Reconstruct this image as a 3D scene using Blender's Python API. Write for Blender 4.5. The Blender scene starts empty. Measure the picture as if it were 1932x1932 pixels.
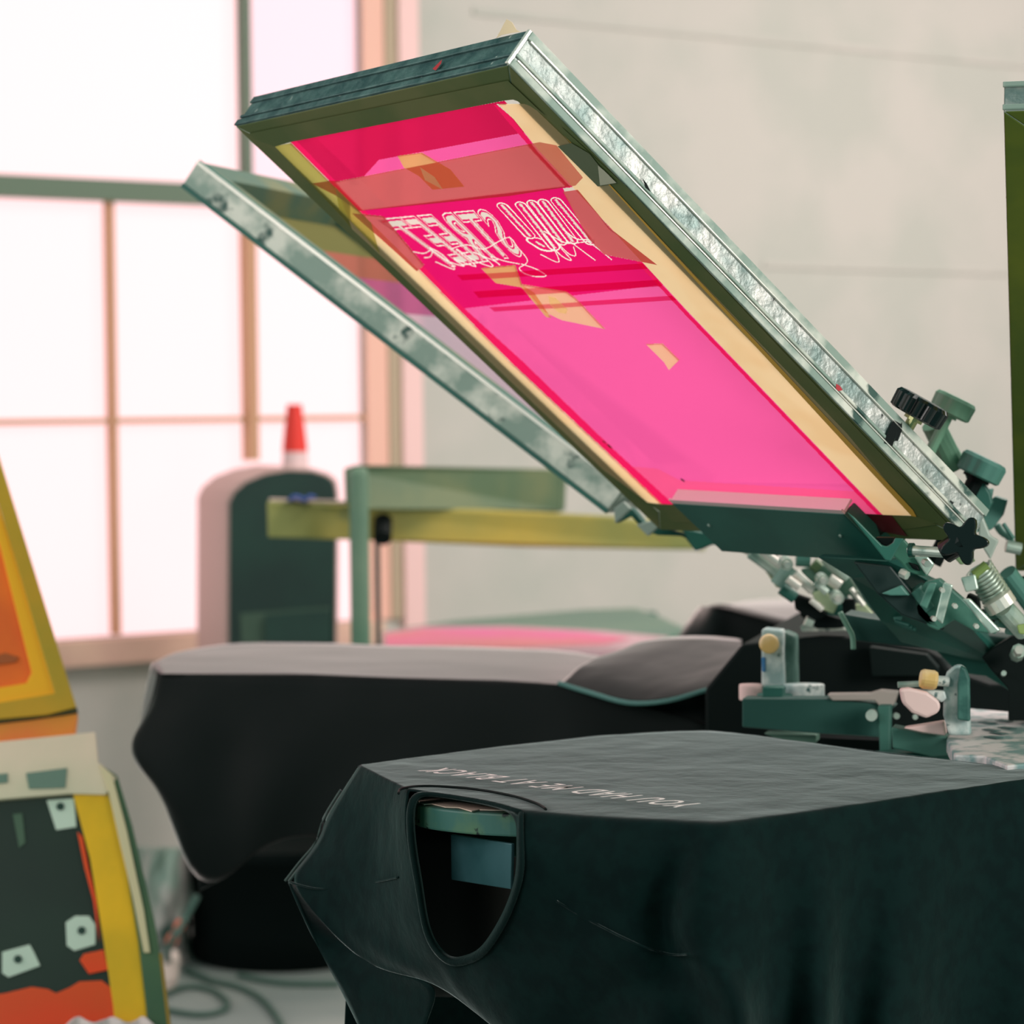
import bpy, math, random
from math import sin, cos, tan, atan, radians, pi, degrees, sqrt
from mathutils import Vector, Matrix, noise
V = Vector
random.seed(7)
S = bpy.context.scene
col = S.collection

# ------------------------------------------------------------------ camera
F, CX, CY = 5000.0, 966.0, 966.0
CAM = V((0, 0, 1.24))
PITCH, ROLL = atan((966 - 770) / F), radians(0.6)
fwd = V((0, cos(PITCH), -sin(PITCH)))
right0 = V((1, 0, 0)); up0 = right0.cross(fwd)
right = right0 * cos(ROLL) - up0 * sin(ROLL)
up = up0 * cos(ROLL) + right0 * sin(ROLL)
cd = bpy.data.cameras.new('camera'); cam = bpy.data.objects.new('camera', cd); col.objects.link(cam)
cam.matrix_world = Matrix(((right.x, up.x, -fwd.x, CAM.x), (right.y, up.y, -fwd.y, CAM.y), (right.z, up.z, -fwd.z, CAM.z), (0, 0, 0, 1)))
cd.sensor_width = 36; cd.sensor_fit = 'HORIZONTAL'; cd.lens = 36 * F / 1932
cd.dof.use_dof = True; cd.dof.focus_distance = 2.36; cd.dof.aperture_fstop = 6.6
cd.clip_start = 0.05
S.camera = cam
S.view_settings.view_transform = 'Standard'; S.view_settings.look = 'None'
S.view_settings.exposure = 0.0; S.view_settings.gamma = 1

# ------------------------------------------------------------------ world and lights
w = bpy.data.worlds.new('world'); S.world = w; w.use_nodes = True
bg = w.node_tree.nodes['Background']
bg.inputs[0].default_value = (0.07, 0.20, 0.175, 1); bg.inputs[1].default_value = 1.15

def area(name, loc, target, sx, sy, power, color):
    ld = bpy.data.lights.new(name, 'AREA'); ld.shape = 'RECTANGLE'; ld.size = sx; ld.size_y = sy
    ld.energy = power; ld.color = color
    o = bpy.data.objects.new(name, ld); col.objects.link(o); o.location = loc
    o.rotation_euler = (V(target) - V(loc)).to_track_quat('-Z', 'Y').to_euler()
    return o
area('side_fill', (-3.2, 3.0, 2.3), (0.2, 3.0, 0.9), 2.4, 1.8, 52, (1.0, 0.82, 0.82))  # added area lamp out of view at left, boosts the weak window light
area('overhead_fill', (2.0, 4.3, 3.6), (0.9, 4.0, 0.6), 2.4, 2.4, 150, (1.0, 0.84, 0.80))  # added overhead lamp out of view, backlights the pink mesh
area('wall_side_fill', (3.3, 6.2, 3.1), (2.0, 8.8, 1.4), 1.6, 1.6, 120, (1.0, 0.80, 0.78))  # added unseen lamp, brightens and warms the right of the wall

area('front_fill_left', (-1.9, 0.2, 2.1), (-0.1, 3.3, 1.1), 1.2, 1.0, 30, (1.0, 0.93, 0.90))  # added fill lamp, lifts the second screen's side rail
area('front_fill_right', (2.6, 0.7, 1.9), (0.45, 2.5, 1.15), 1.2, 1.2, 66, (1.0, 0.95, 0.90))  # added fill lamp out of view for the pink screen's side face

# ------------------------------------------------------------------ helpers: points
def ray(x, y): return fwd + right * ((x - CX) / F) - up * ((y - CY) / F)
def at(x, y, Y): r = ray(x, y); return CAM + r * (Y / r.y)
def atz(x, y, z): r = ray(x, y); return CAM + r * ((z - CAM.z) / r.z)
def onp(x, y, P0, n):
    r = ray(x, y); return CAM + r * ((P0 - CAM).dot(n) / r.dot(n))

# ------------------------------------------------------------------ helpers: materials
def lin(c):
    return tuple(((v / 255) / 12.92 if v / 255 <= 0.04045 else ((v / 255 + 0.055) / 1.055) ** 2.4) for v in c) + (1,)
MATS = {}
def mat(name, c, rough=0.6, metal=0.0, c2=None, scale=20, lo=0.4, hi=0.6, bump=0.0, sheen=0.0, spec=0.5, stretch=(1, 1, 1), c3=None, scale3=60, lo3=.62, hi3=.66, detail=6, bscale=None):
    if name in MATS: return MATS[name]
    m = bpy.data.materials.new(name); m.use_nodes = True; MATS[name] = m
    nt = m.node_tree; b = nt.nodes['Principled BSDF']
    b.inputs['Base Color'].default_value = lin(c); b.inputs['Roughness'].default_value = rough
    b.inputs['Metallic'].default_value = metal; b.inputs['Specular IOR Level'].default_value = spec
    if sheen:
        b.inputs['Sheen Weight'].default_value = sheen; b.inputs['Sheen Roughness'].default_value = 0.3
        b.inputs['Sheen Tint'].default_value = (1, 0.86, 0.84, 1) if 'far' in name else (0.86, 0.98, 0.96, 1)
    tc = nt.nodes.new('ShaderNodeTexCoord'); mp = nt.nodes.new('ShaderNodeMapping')
    nt.links.new(tc.outputs['Object'], mp.inputs[0]); mp.inputs['Scale'].default_value = stretch
    def nz(sc):
        n = nt.nodes.new('ShaderNodeTexNoise'); n.inputs['Scale'].default_value = sc; n.inputs['Detail'].default_value = detail
        nt.links.new(mp.outputs[0], n.inputs['Vector']); return n
    last = None
    if c2:
        n = nz(scale); r = nt.nodes.new('ShaderNodeValToRGB')
        r.color_ramp.elements[0].position = lo; r.color_ramp.elements[1].position = hi
        r.color_ramp.elements[0].color = lin(c); r.color_ramp.elements[1].color = lin(c2)
        nt.links.new(n.outputs[0], r.inputs[0]); last = r.outputs[0]
    if c3:
        n = nz(scale3); r = nt.nodes.new('ShaderNodeValToRGB')
        r.color_ramp.elements[0].position = lo3; r.color_ramp.elements[1].position = hi3
        mx = nt.nodes.new('ShaderNodeMix'); mx.data_type = 'RGBA'
        nt.links.new(n.outputs[0], r.inputs[0]); nt.links.new(r.outputs[0], mx.inputs['Factor'])
        if last: nt.links.new(last, mx.inputs['A'])
        else: mx.inputs['A'].default_value = lin(c)
        mx.inputs['B'].default_value = lin(c3); last = mx.outputs['Result']
    if last: nt.links.new(last, b.inputs['Base Color'])
    if bump:
        n = nz(bscale or scale); bp = nt.nodes.new('ShaderNodeBump'); bp.inputs['Strength'].default_value = bump; bp.inputs['Distance'].default_value = 0.004
        nt.links.new(n.outputs[0], bp.inputs['Height']); nt.links.new(bp.outputs[0], b.inputs['Normal'])
    return m
def sheet(name, c, transp, tcol=None, c2=None, scale=30):
    """thin see-through sheet: part transparent, part translucent, part diffuse"""
    if name in MATS: return MATS[name]
    m = bpy.data.materials.new(name); m.use_nodes = True; MATS[name] = m
    nt = m.node_tree; nt.nodes.clear()
    out = nt.nodes.new('ShaderNodeOutputMaterial')
    d = nt.nodes.new('ShaderNodeBsdfDiffuse'); t = nt.nodes.new('ShaderNodeBsdfTranslucent'); tr = nt.nodes.new('ShaderNodeBsdfTransparent')
    d.inputs[0].default_value = lin(c); t.inputs[0].default_value = lin(c); tr.inputs[0].default_value = lin(tcol or c)
    if c2:
        n = nt.nodes.new('ShaderNodeTexNoise'); n.inputs['Scale'].default_value = scale
        tc = nt.nodes.new('ShaderNodeTexCoord'); nt.links.new(tc.outputs['Object'], n.inputs['Vector'])
        r = nt.nodes.new('ShaderNodeValToRGB'); r.color_ramp.elements[0].position = .42; r.color_ramp.elements[1].position = .6
        r.color_ramp.elements[0].color = lin(c); r.color_ramp.elements[1].color = lin(c2)
        nt.links.new(n.outputs[0], r.inputs[0]); nt.links.new(r.outputs[0], d.inputs[0]); nt.links.new(r.outputs[0], t.inputs[0])
    a = nt.nodes.new('ShaderNodeMixShader'); a.inputs[0].default_value = 0.7
    nt.links.new(d.outputs[0], a.inputs[1]); nt.links.new(t.outputs[0], a.inputs[2])
    b = nt.nodes.new('ShaderNodeMixShader'); b.inputs[0].default_value = transp
    nt.links.new(a.outputs[0], b.inputs[1]); nt.links.new(tr.outputs[0], b.inputs[2]); nt.links.new(b.outputs[0], out.inputs[0])
    return m
def lit(name, c, strength):
    if name in MATS: return MATS[name]
    m = bpy.data.materials.new(name); m.use_nodes = True; MATS[name] = m
    b = m.node_tree.nodes['Principled BSDF']; b.inputs['Base Color'].default_value = (0.1, 0.1, 0.1, 1)
    b.inputs['Roughness'].default_value = 0.6
    b.inputs['Emission Color'].default_value = lin(c); b.inputs['Emission Strength'].default_value = strength
    return m

# ------------------------------------------------------------------ helpers: meshes
class MB:
    def __init__(s): s.v = []; s.f = []; s.m = []; s.mi = 0
    def quad(s, *p):
        i = len(s.v); s.v += [V(q) for q in p]; s.f.append(tuple(range(i, i + len(p)))); s.m.append(s.mi); return s
    def box(s, o, a, b, c):
        """corner o and three edge vectors"""
        o, a, b, c = V(o), V(a), V(b), V(c); i = len(s.v)
        s.v += [o, o + a, o + a + b, o + b, o + c, o + a + c, o + a + b + c, o + b + c]
        fs = [(0, 3, 2, 1), (4, 5, 6, 7), (0, 1, 5, 4), (1, 2, 6, 5), (2, 3, 7, 6), (3, 0, 4, 7)]
        if a.cross(b).dot(c) < 0: fs = [f[::-1] for f in fs]
        s.f += [tuple(i + k for k in f) for f in fs]; s.m += [s.mi] * 6; return s
    def cbox(s, c, a, b, d):
        c, a, b, d = V(c), V(a), V(b), V(d); return s.box(c - a / 2 - b / 2 - d / 2, a, b, d)
    def prism(s, pts, e):
        pts = [V(p) for p in pts]; e = V(e); n = len(pts); i = len(s.v)
        s.v += pts + [p + e for p in pts]
        s.f.append(tuple(i + k for k in range(n))[::-1]); s.f.append(tuple(i + n + k for k in range(n)))
        for k in range(n): j = (k + 1) % n; s.f.append((i + k, i + j, i + n + j, i + n + k))
        s.m += [s.mi] * (n + 2); return s
    def tube(s, pts, r, n=10, cap=True):
        pts = [V(p) for p in pts]; rs = r if isinstance(r, (list, tuple)) else [r] * len(pts)
        i = len(s.v); prev = None
        for k, p in enumerate(pts):
            d = (pts[min(k + 1, len(pts) - 1)] - pts[max(k - 1, 0)])
            if d.length < 1e-9: d = prev or V((0, 0, 1))
            d.normalize(); prev = d
            a = d.cross(V((0, 0, 1)) if abs(d.z) < 0.9 else V((1, 0, 0))).normalized(); b = d.cross(a)
            s.v += [p + (a * cos(2 * pi * t / n) + b * sin(2 * pi * t / n)) * rs[k] for t in range(n)]
        for k in range(len(pts) - 1):
            for t in range(n):
                u = (t + 1) % n; s.f.append((i + k * n + t, i + k * n + u, i + (k + 1) * n + u, i + (k + 1) * n + t)); s.m.append(s.mi)
        if cap:
            s.f.append(tuple(i + t for t in range(n))[::-1]); s.f.append(tuple(i + (len(pts) - 1) * n + t for t in range(n))); s.m += [s.mi] * 2
        return s
    def grid(s, rows):
        i = len(s.v); nr, nc = len(rows), len(rows[0])
        for r in rows: s.v += [V(p) for p in r]
        for a in range(nr - 1):
            for b in range(nc - 1):
                s.f.append((i + a * nc + b, i + a * nc + b + 1, i + (a + 1) * nc + b + 1, i + (a + 1) * nc + b)); s.m.append(s.mi)
        return s
    def obj(s, name, mats, parent=None, smooth=False, bevel=0.0, sub=0, solid=0.0, weld=False):
        me = bpy.data.meshes.new(name); me.from_pydata([tuple(p) for p in s.v], [], s.f)
        if not isinstance(mats, (list, tuple)): mats = [mats]
        for m in mats: me.materials.append(m)
        me.polygons.foreach_set('material_index', s.m)
        me.update()
        import bmesh
        bm = bmesh.new(); bm.from_mesh(me)
        if weld: bmesh.ops.remove_doubles(bm, verts=bm.verts, dist=0.0004)
        bmesh.ops.recalc_face_normals(bm, faces=bm.faces)
        # origin at the mesh's own middle
        bm.to_mesh(me); bm.free()
        c = V((0, 0, 0))
        for q in me.vertices: c += q.co
        c /= max(1, len(me.vertices))
        for q in me.vertices: q.co -= c
        if smooth: me.polygons.foreach_set('use_smooth', [True] * len(me.polygons))
        o = bpy.data.objects.new(name, me); col.objects.link(o); o.location = c
        if parent:
            o.parent = parent; o.matrix_parent_inverse = Matrix.Translation(wloc(parent)).inverted()
        if bevel:
            b = o.modifiers.new('bevel', 'BEVEL'); b.width = bevel; b.segments = 2; b.limit_method = 'ANGLE'
        if sub:
            b = o.modifiers.new('sub', 'SUBSURF'); b.levels = sub; b.render_levels = sub; b.boundary_smooth = 'PRESERVE_CORNERS'
        if solid:
            b = o.modifiers.new('solid', 'SOLIDIFY'); b.thickness = solid; b.offset = 0
        return o
def wloc(o): return V(o.location)   # every object is placed in world coordinates
def tag(o, label=None, cat=None, group=None, kind=None):
    if label: o['label'] = label
    if cat: o['category'] = cat
    if group: o['group'] = group
    if kind: o['kind'] = kind
    return o
def thing(name, loc, label, cat, group=None):
    o = bpy.data.objects.new(name, None); col.objects.link(o); o.location = V(loc); o.empty_display_size = 0.05
    return tag(o, label, cat, group)
def ribbon(m, pts, width, n, lift=0.0):
    """flat line drawn on a surface with normal n"""
    pts = [V(p) for p in pts]
    L, R = [], []
    for k, p in enumerate(pts):
        d = (pts[min(k + 1, len(pts) - 1)] - pts[max(k - 1, 0)]).normalized(); s = n.cross(d).normalized() * width / 2
        L.append(p + s + n * lift); R.append(p - s + n * lift)
    for k in range(len(pts) - 1): m.quad(L[k], L[k + 1], R[k + 1], R[k])
    return m
def spline(pts, k=6):
    out = []; P = [pts[0]] + list(pts) + [pts[-1]]
    for i in range(1, len(P) - 2):
        for j in range(k):
            t = j / k; q = []
            for c in range(len(P[0])):
                a, b, d, e = P[i - 1][c], P[i][c], P[i + 1][c], P[i + 2][c]
                q.append(0.5 * ((2 * b) + (-a + d) * t + (2 * a - 5 * b + 4 * d - e) * t * t + (-a + 3 * b - 3 * d + e) * t ** 3))
            out.append(tuple(q))
    out.append(tuple(pts[-1])); return out
def text_mesh(txt, offset=0.0, shear=0.0, spacing=1.0):
    c = bpy.data.curves.new('lettering', 'FONT'); c.body = txt; c.size = 1; c.offset = offset; c.shear = shear; c.space_character = spacing
    c.fill_mode = 'BOTH'; c.resolution_u = 3
    o = bpy.data.objects.new('lettering', c); col.objects.link(o)
    dg = bpy.context.evaluated_depsgraph_get(); dg.update()
    me = bpy.data.meshes.new_from_object(o.evaluated_get(dg))
    vs = [tuple(v.co) for v in me.vertices]; fs = [tuple(p.vertices) for p in me.polygons]
    bpy.data.objects.remove(o); bpy.data.curves.remove(c); bpy.data.meshes.remove(me)
    return vs, fs

# ------------------------------------------------------------------ palette
M_wall = mat('painted_wall', (190, 188, 180), 0.9, c2=(180, 182, 173), scale=2.5, bump=0.15, bscale=30)
M_floor = mat('concrete_floor', (160, 166, 160), 0.55, c2=(140, 150, 146), scale=3)
M_sill = mat('peach_sill', (226, 190, 168), 0.8, c2=(214, 176, 158), scale=6)
M_jamb = mat('peach_jamb', (236, 186, 168), 0.8)
M_jamb2 = mat('olive_casing', (176, 160, 136), 0.8)
M_jamb3 = mat('pale_pink_casing', (238, 200, 196), 0.8)
M_bar = mat('window_bar', (96, 116, 96), 0.6)
M_bar2 = mat('rusty_window_bar', (196, 150, 116), 0.7)
M_alu = mat('worn_aluminium', (130, 146, 142), 0.42, 0.45, c2=(205, 200, 195), scale=34, lo=.36, hi=.66, bump=0.5, bscale=90, c3=(14, 24, 24), scale3=70, lo3=.66, hi3=.70)
M_alud = mat('inked_aluminium', (52, 84, 84), 0.5, 0.3, c2=(92, 122, 118), scale=40, lo=.4, hi=.65, bump=0.6, bscale=80, c3=(200, 205, 196), scale3=60, lo3=.68, hi3=.72)
M_alub = mat('dull_aluminium', (140, 158, 146), 0.5, 0.1, c2=(226, 222, 210), scale=24, lo=.42, hi=.62, bump=0.3, c3=(50, 84, 76), scale3=22, lo3=.60, hi3=.66)
M_bright = mat('bare_metal_edge', (240, 232, 222), 0.25, 0.35)
M_olive = mat('olive_taped_rail', (78, 92, 46), 0.6, c2=(104, 104, 60), scale=8, bump=0.1)
M_olive2 = mat('olive_green_rail', (92, 104, 12), 0.6, c2=(66, 86, 12), scale=8)
M_teal = mat('dark_teal_steel', (30, 88, 78), 0.5, 0.1, c2=(38, 98, 86), scale=12)
M_black = mat('black_steel', (4, 15, 14), 0.6, spec=.15)
M_knob = mat('black_plastic', (8, 16, 16), 0.25)
M_gknob = mat('grey_plastic', (80, 132, 120), 0.5)
M_gknob2 = mat('green_grey_plastic', (112, 156, 128), 0.5)
M_steel = mat('zinc_steel', (150, 178, 166), 0.3, 0.35, c2=(204, 216, 204), scale=40)
M_brass = mat('brass', (170, 170, 120), 0.35, 0.6)
M_cast = mat('speckled_cast_metal', (150, 172, 170), 0.55, 0.1, c2=(214, 218, 214), scale=45, c3=(40, 90, 90), scale3=50)
M_cream = mat('cream_plastic', (235, 210, 165), 0.5, c2=(220, 180, 110), scale=30)
M_pinkw = mat('pale_pink_plastic', (240, 205, 200), 0.5)
M_shirt = mat('black_cotton', (8, 31, 30), 0.85, c2=(6, 25, 25), scale=60, bump=0.5, bscale=26, sheen=0.36, spec=0.10)
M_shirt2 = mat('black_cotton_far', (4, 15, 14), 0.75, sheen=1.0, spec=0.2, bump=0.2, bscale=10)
M_print = mat('white_print_ink', (232, 232, 226), 0.5)

# ------------------------------------------------------------------ the room
BW = radians(54); dW = V((sin(BW), cos(BW), 0)); nW = V((dW.y, -dW.x, 0))
if nW.y > 0: nW = -nW                       # towards the camera
W0 = at(300, 770, 7.0); W0.z = 0
def onw(x, y, d=0.0): return onp(x, y, W0 + nW * d, nW)
def ts(x): return (onw(x, 770) - W0).dot(dW)   # run along the wall
tl, tr_ = ts(-350), ts(690); zb = onw(300, 1196).z; zt = 3.1
wall_l, wall_r = ts(-900), ts(1932) + 4.5
def wpt(t, z, d=0): return W0 + dW * t + nW * d + V((0, 0, z))
m = MB()
TH = -0.22
m.box(wpt(wall_l, 0), dW * (tl - wall_l), nW * TH, V((0, 0, 3.6)))
m.box(wpt(tl, 0), dW * (tr_ - tl), nW * TH, V((0, 0, zb)))
m.box(wpt(tl, zt), dW * (tr_ - tl), nW * TH, V((0, 0, 3.6 - zt)))
m.box(wpt(tr_, 0), dW * (wall_r - tr_), nW * TH, V((0, 0, 3.6)))
tag(m.obj('wall_back', M_wall), kind='structure')
m = MB(); m.box((-7, 0.6, -0.1), (16, 0, 0), (0, 14, 0), (0, 0, 0.1)); tag(m.obj('floor', M_floor), kind='structure')
for k, (x0, y0, x1, y1, hh) in enumerate([(900, 45, 2100, 132, 0.022), (1440, 514, 2100, 518, 0.018)]):
    z = (onw(x0, y0).z + onw(x1, y1).z) / 2
    m = MB(); m.box(wpt(ts(x0), z), dW * (ts(x1) - ts(x0)), nW * 0.006, V((0, 0, hh)))
    tag(m.obj('trim_%d' % (k + 1), M_wall, bevel=0.002), kind='structure')

# window_1: panes, casing, bars, sill
win = thing('window_1', wpt((tl + tr_) / 2, zb), None, None); win['kind'] = 'structure'
G_main = lit('frosted_daylight', (250, 206, 207), 1.36); G_lilac = lit('frosted_daylight_lilac', (250, 203, 212), 1.24)
t1, t2 = ts(471), ts(214); ztr = onw(200, 362).z; zlo = onw(300, 794).z
m = MB()
m.quad(wpt(tl, zb, -.03), wpt(t1, zb, -.03), wpt(t1, zt, -.03), wpt(tl, zt, -.03))
m.quad(wpt(t1, zb, -.03), wpt(tr_ + .02, zb, -.03), wpt(tr_ + .02, ztr, -.03), wpt(t1, ztr, -.03))
m.mi = 1; m.quad(wpt(t1, ztr, -.03), wpt(tr_ + .02, ztr, -.03), wpt(tr_ + .02, zt, -.03), wpt(t1, zt, -.03))
m.obj('pane', [G_main, G_lilac], win)
def wbar(x0, y0, x1, y1, th, dep, mt, name, d0=-.025):
    """bar between two points of the window given on its plane"""
    a, b = onw(x0, y0, d0), onw(x1, y1, d0)
    m = MB()
    if abs(x1 - x0) < 30:
        t = (ts((x0 + x1) / 2)); m.box(wpt(t - th / 2, min(a.z, b.z), d0), dW * th, nW * dep, V((0, 0, abs(a.z - b.z))))
    else:
        z = (a.z + b.z) / 2; m.box(wpt(ts(x0), z - th / 2, d0), dW * (ts(x1) - ts(x0)), nW * dep, V((0, 0, th)))
    m.obj(name, mt, win)
wbar(471, -300, 473, 352, .022, .04, M_bar, 'mullion')
wbar(473, 352, 475, 868, .030, .04, M_bar2, 'mullion')
wbar(212, 372, 217, 1196, .018, .03, M_bar2, 'mullion')
wbar(-350, 362 - 30, 690, 362 + 25, .055, .05, M_bar, 'transom')
wbar(-350, 794, 690, 794, .014, .025, M_bar2, 'transom')
m = MB(); m.box(wpt(tr_, zb, -.025), dW * (ts(730) - tr_), nW * .034, V((0, 0, zt - zb))); m.obj('jamb', M_jamb, win)
m = MB(); m.box(wpt(ts(730), zb, -.02), dW * (ts(752) - ts(730)), nW * .035, V((0, 0, zt - zb))); m.obj('casing', M_jamb2, win)
m = MB(); m.box(wpt(ts(752), zb - .6, -.02), dW * (ts(789) - ts(752)), nW * .045, V((0, 0, zt - zb + .6))); m.obj('casing', M_jamb3, win)
m = MB(); m.box(wpt(tl, zb - .065, -.11), dW * (ts(700) - tl), nW * .17, V((0, 0, .065))); m.obj('sill', M_sill, win)

# ------------------------------------------------------------------ screens (printing frames)
K = .85; SW, SL, ST = .584 * K, .79 * K, .0455 * K
class Frame:
    """pose of a printing screen: BR corner, l outward-up, w across, n towards the inner side"""
    def __init__(s, BR, b, el, sk=0.0, W=SW, L=SL, T=ST):
        s.BR = V(BR); s.W, s.L, s.T = W, L, T
        s.l = V((sin(b) * cos(el), cos(b) * cos(el), sin(el)))
        s.w = V((cos(b), -sin(b), 0)); s.w = (s.w * cos(sk) + s.l.cross(s.w) * sin(sk)).normalized()
        s.n = s.w.cross(s.l); s.n = s.n if s.n.z > 0 else -s.n
    def p(s, a, b, c=0): return s.BR + s.w * a + s.l * b + s.n * c      # metres from the hinge corner
    def px(s, x, y, c=0): return onp(x, y, s.BR + s.n * c, s.n)          # a point seen on the printing face
    def uv(s, x, y, c=0): q = s.px(x, y, c) - s.BR; return q.dot(s.w), q.dot(s.l)
def rails(fr, root, r, outer, under, inner, parts=('rail',) * 4, ridge=None):
    """four mitred rails of a rectangular frame, r wide; side faces take `outer`, the printing face `under`"""
    W, L, T = fr.W, fr.L, fr.T
    C = [(0, 0), (W, 0), (W, L), (0, L)]; I = [(r, r), (W - r, r), (W - r, L - r), (r, L - r)]
    out = []
    for k in range(4):
        a, b = C[k], C[(k + 1) % 4]; c, d = I[(k + 1) % 4], I[k]
        m = MB()
        lo = [fr.p(*q) for q in (a, b, c, d)]; hi = [fr.p(*q, T) for q in (a, b, c, d)]
        m.mi = 1; m.quad(*lo); m.mi = 2; m.quad(*hi)
        m.mi = 0; m.quad(lo[0], lo[1], hi[1], hi[0]); m.mi = 2; m.quad(lo[2], lo[3], hi[3], hi[2])
        m.quad(lo[1], lo[2], hi[2], hi[1]); m.quad(lo[3], lo[0], hi[0], hi[3])
        o = m.obj(parts[k], [outer[k] if isinstance(outer, (list, tuple)) else outer, under, inner], root, weld=True, bevel=.0015)
        out.append(o)
        if ridge:                                                          # extruded lips along the outer face
            dv = {0: -fr.l, 1: fr.w, 2: fr.l, 3: -fr.w}[k]
            m = MB()
            for z in (0.0005, T * .80):
                m.box(fr.p(*a, z) + dv * .0002, fr.p(*b) - fr.p(*a), dv * .0028, fr.n * T * .17)
            m.obj('lip', ridge, root, bevel=.0006)
    return out
FA = Frame((0.4385753, 2.5357378, 1.1073247), -2.1476860, 0.6797386, 0.0129474)
FB = Frame((0.11067323, 3.12077598, 1.11420479), -1.2759525, 0.64182611)
def patch(fr, pts, name, mt, root, lift, back=0.0):
    m = MB(); m.quad(*[fr.px(x, y, -lift) for x, y in pts]); return m.obj(name, mt, root)

# the pink screen in front
sa = thing('printing_screen', FA.p(SW / 2, 0), 'raised aluminium printing screen with hot pink mesh and white mirrored lettering', 'printing screen')
rails(FA, sa, .034, [M_alu, M_alud, M_alud, M_alu], M_olive, M_alub, ('lower_rail', 'side_rail', 'upper_rail', 'side_rail'))
# extruded lips that run along the near side and the upper end of the profile
for (a, b, dv, nm) in (((0, 0), (0, SL), -FA.w, M_alub), ((0, SL), (SW, SL), FA.l, M_alud)):
    for z0, z1 in ((.0004, .0075), (.0105, .0135), (ST - .0085, ST - .0005)):
        m = MB(); m.box(FA.p(*a, z0), FA.p(*b) - FA.p(*a), dv * .0022, FA.n * (z1 - z0))
        m.obj('profile_lip', nm, sa, bevel=.0007)
for z in (.0078, ST - .0092):
    m = MB(); m.box(FA.p(0, .004, z), FA.l * (SL - .008), -FA.w * .0026, FA.n * .0011); m.obj('bright_edge', M_bright, sa)
m = MB(); m.box(FA.p(-.001, SL - .001, .0005), -FA.w * .002 + FA.w * .006, FA.l * .004, FA.n * (ST - .0005)); m.obj('bare_corner', M_bright, sa, bevel=.0008)

P_deep = sheet('pink_mesh_deep', (216, 26, 84), .12, (225, 50, 110)); P_mid = sheet('pink_mesh_saturated', (240, 20, 112), .12, (240, 60, 130))
P_light = sheet('pink_mesh_light', (255, 96, 172), .16, (250, 110, 170)); P_red = sheet('pink_mesh_edge', (246, 30, 100), .08, (240, 40, 90))
P_low = sheet('pink_mesh_low', (255, 92, 150), .12, (240, 90, 130)); P_vis = sheet('pink_mesh_bright', (250, 40, 140), .12, (240, 60, 140))
T_cream = sheet('cream_tape', (250, 226, 184), .02, c2=(246, 216, 170), scale=14); T_creamg = sheet('green_cream_tape', (216, 206, 120), .02, c2=(190, 186, 124), scale=9)
T_coral = sheet('coral_tape', (214, 104, 112), .15, (230, 130, 130)); T_tan = sheet('tan_tape', (236, 176, 120), .30, (240, 190, 150))
T_peach = sheet('peach_tape', (255, 200, 170), .3, (250, 190, 170)); T_mark = sheet('pale_mark', (250, 250, 200), .1)
M_red = mat('dried_red_ink', (96, 8, 22), 0.45); M_redspot = mat('red_ink_spot', (190, 20, 40), 0.5)
# the mesh itself: fields of different ink stain, and the open white stencil lettering, are faces of one sheet
import numpy as np
X0, X1, Y0, Y1, RES = 500, 1760, 188, 976, 1
CAN = -np.ones((Y1 - Y0, X1 - X0), int)
def paint(pts, k, over=None):
    for r in range(CAN.shape[0]):
        y = Y0 + r + .5; xs = []
        for (a, b), (c, d) in zip(pts, pts[1:] + pts[:1]):
            if (b <= y) != (d <= y): xs.append(a + (y - b) * (c - a) / (d - b))
        xs.sort()
        for u, v in zip(xs[::2], xs[1::2]):
            i, j = max(0, round(u - X0)), min(CAN.shape[1], round(v - X0))
            if j > i: CAN[r, i:j] = k
def paintline(pts, w, k, sm=True):
    pts = spline(pts, 5) if sm else pts
    for p, q in zip(pts, pts[1:]):
        d = (q[0] - p[0], q[1] - p[1]); n = sqrt(d[0] ** 2 + d[1] ** 2) or 1; e = (-d[1] / n * w / 2, d[0] / n * w / 2); f = (d[0] / n * .4, d[1] / n * .4)
        if n < .2: continue
        ys = [p[1], q[1]]
        poly = [(p[0] + e[0] - f[0], p[1] + e[1] - f[1]), (q[0] + e[0] + f[0], q[1] + e[1] + f[1]), (q[0] - e[0] + f[0], q[1] - e[1] + f[1]), (p[0] - e[0] - f[0], p[1] - e[1] - f[1])]
        localpaint(poly, k)
def localpaint(pts, k):
    lo, hi = min(p[1] for p in pts), max(p[1] for p in pts)
    for r in range(max(0, int(lo) - Y0 - 1), min(CAN.shape[0], int(hi) - Y0 + 2)):
        y = Y0 + r + .5; xs = []
        for (a, b), (c, d) in zip(pts, pts[1:] + pts[:1]):
            if (b <= y) != (d <= y): xs.append(a + (y - b) * (c - a) / (d - b))
        xs.sort()
        for u, v in zip(xs[::2], xs[1::2]):
            i, j = max(0, round(u - X0)), min(CAN.shape[1], round(v - X0))
            if j > i: CAN[r, i:j] = k
def bil(q, u, v):
    a = [(1 - u) * q[0][i] + u * q[1][i] for i in (0, 1)]; b = [(1 - u) * q[3][i] + u * q[2][i] for i in (0, 1)]
    return (a[0] * (1 - v) + b[0] * v, a[1] * (1 - v) + b[1] * v)
DEEP, MID, LIGHT, LOW, EDGE, CLEAR, WHITE, FILL = range(8)
paint([(540, 266), (952, 190), (1014, 268), (1250, 526), (1655, 930), (1700, 973), (1240, 950), (1140, 850), (958, 680), (769, 488), (660, 382)], LIGHT)
paint([(540, 266), (952, 190), (1000, 248), (606, 322)], DEEP)
paint([(600, 316), (720, 296), (680, 340), (624, 345)], DEEP)
paint([(624, 345), (1018, 268), (1086, 348), (676, 396)], CLEAR)
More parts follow.
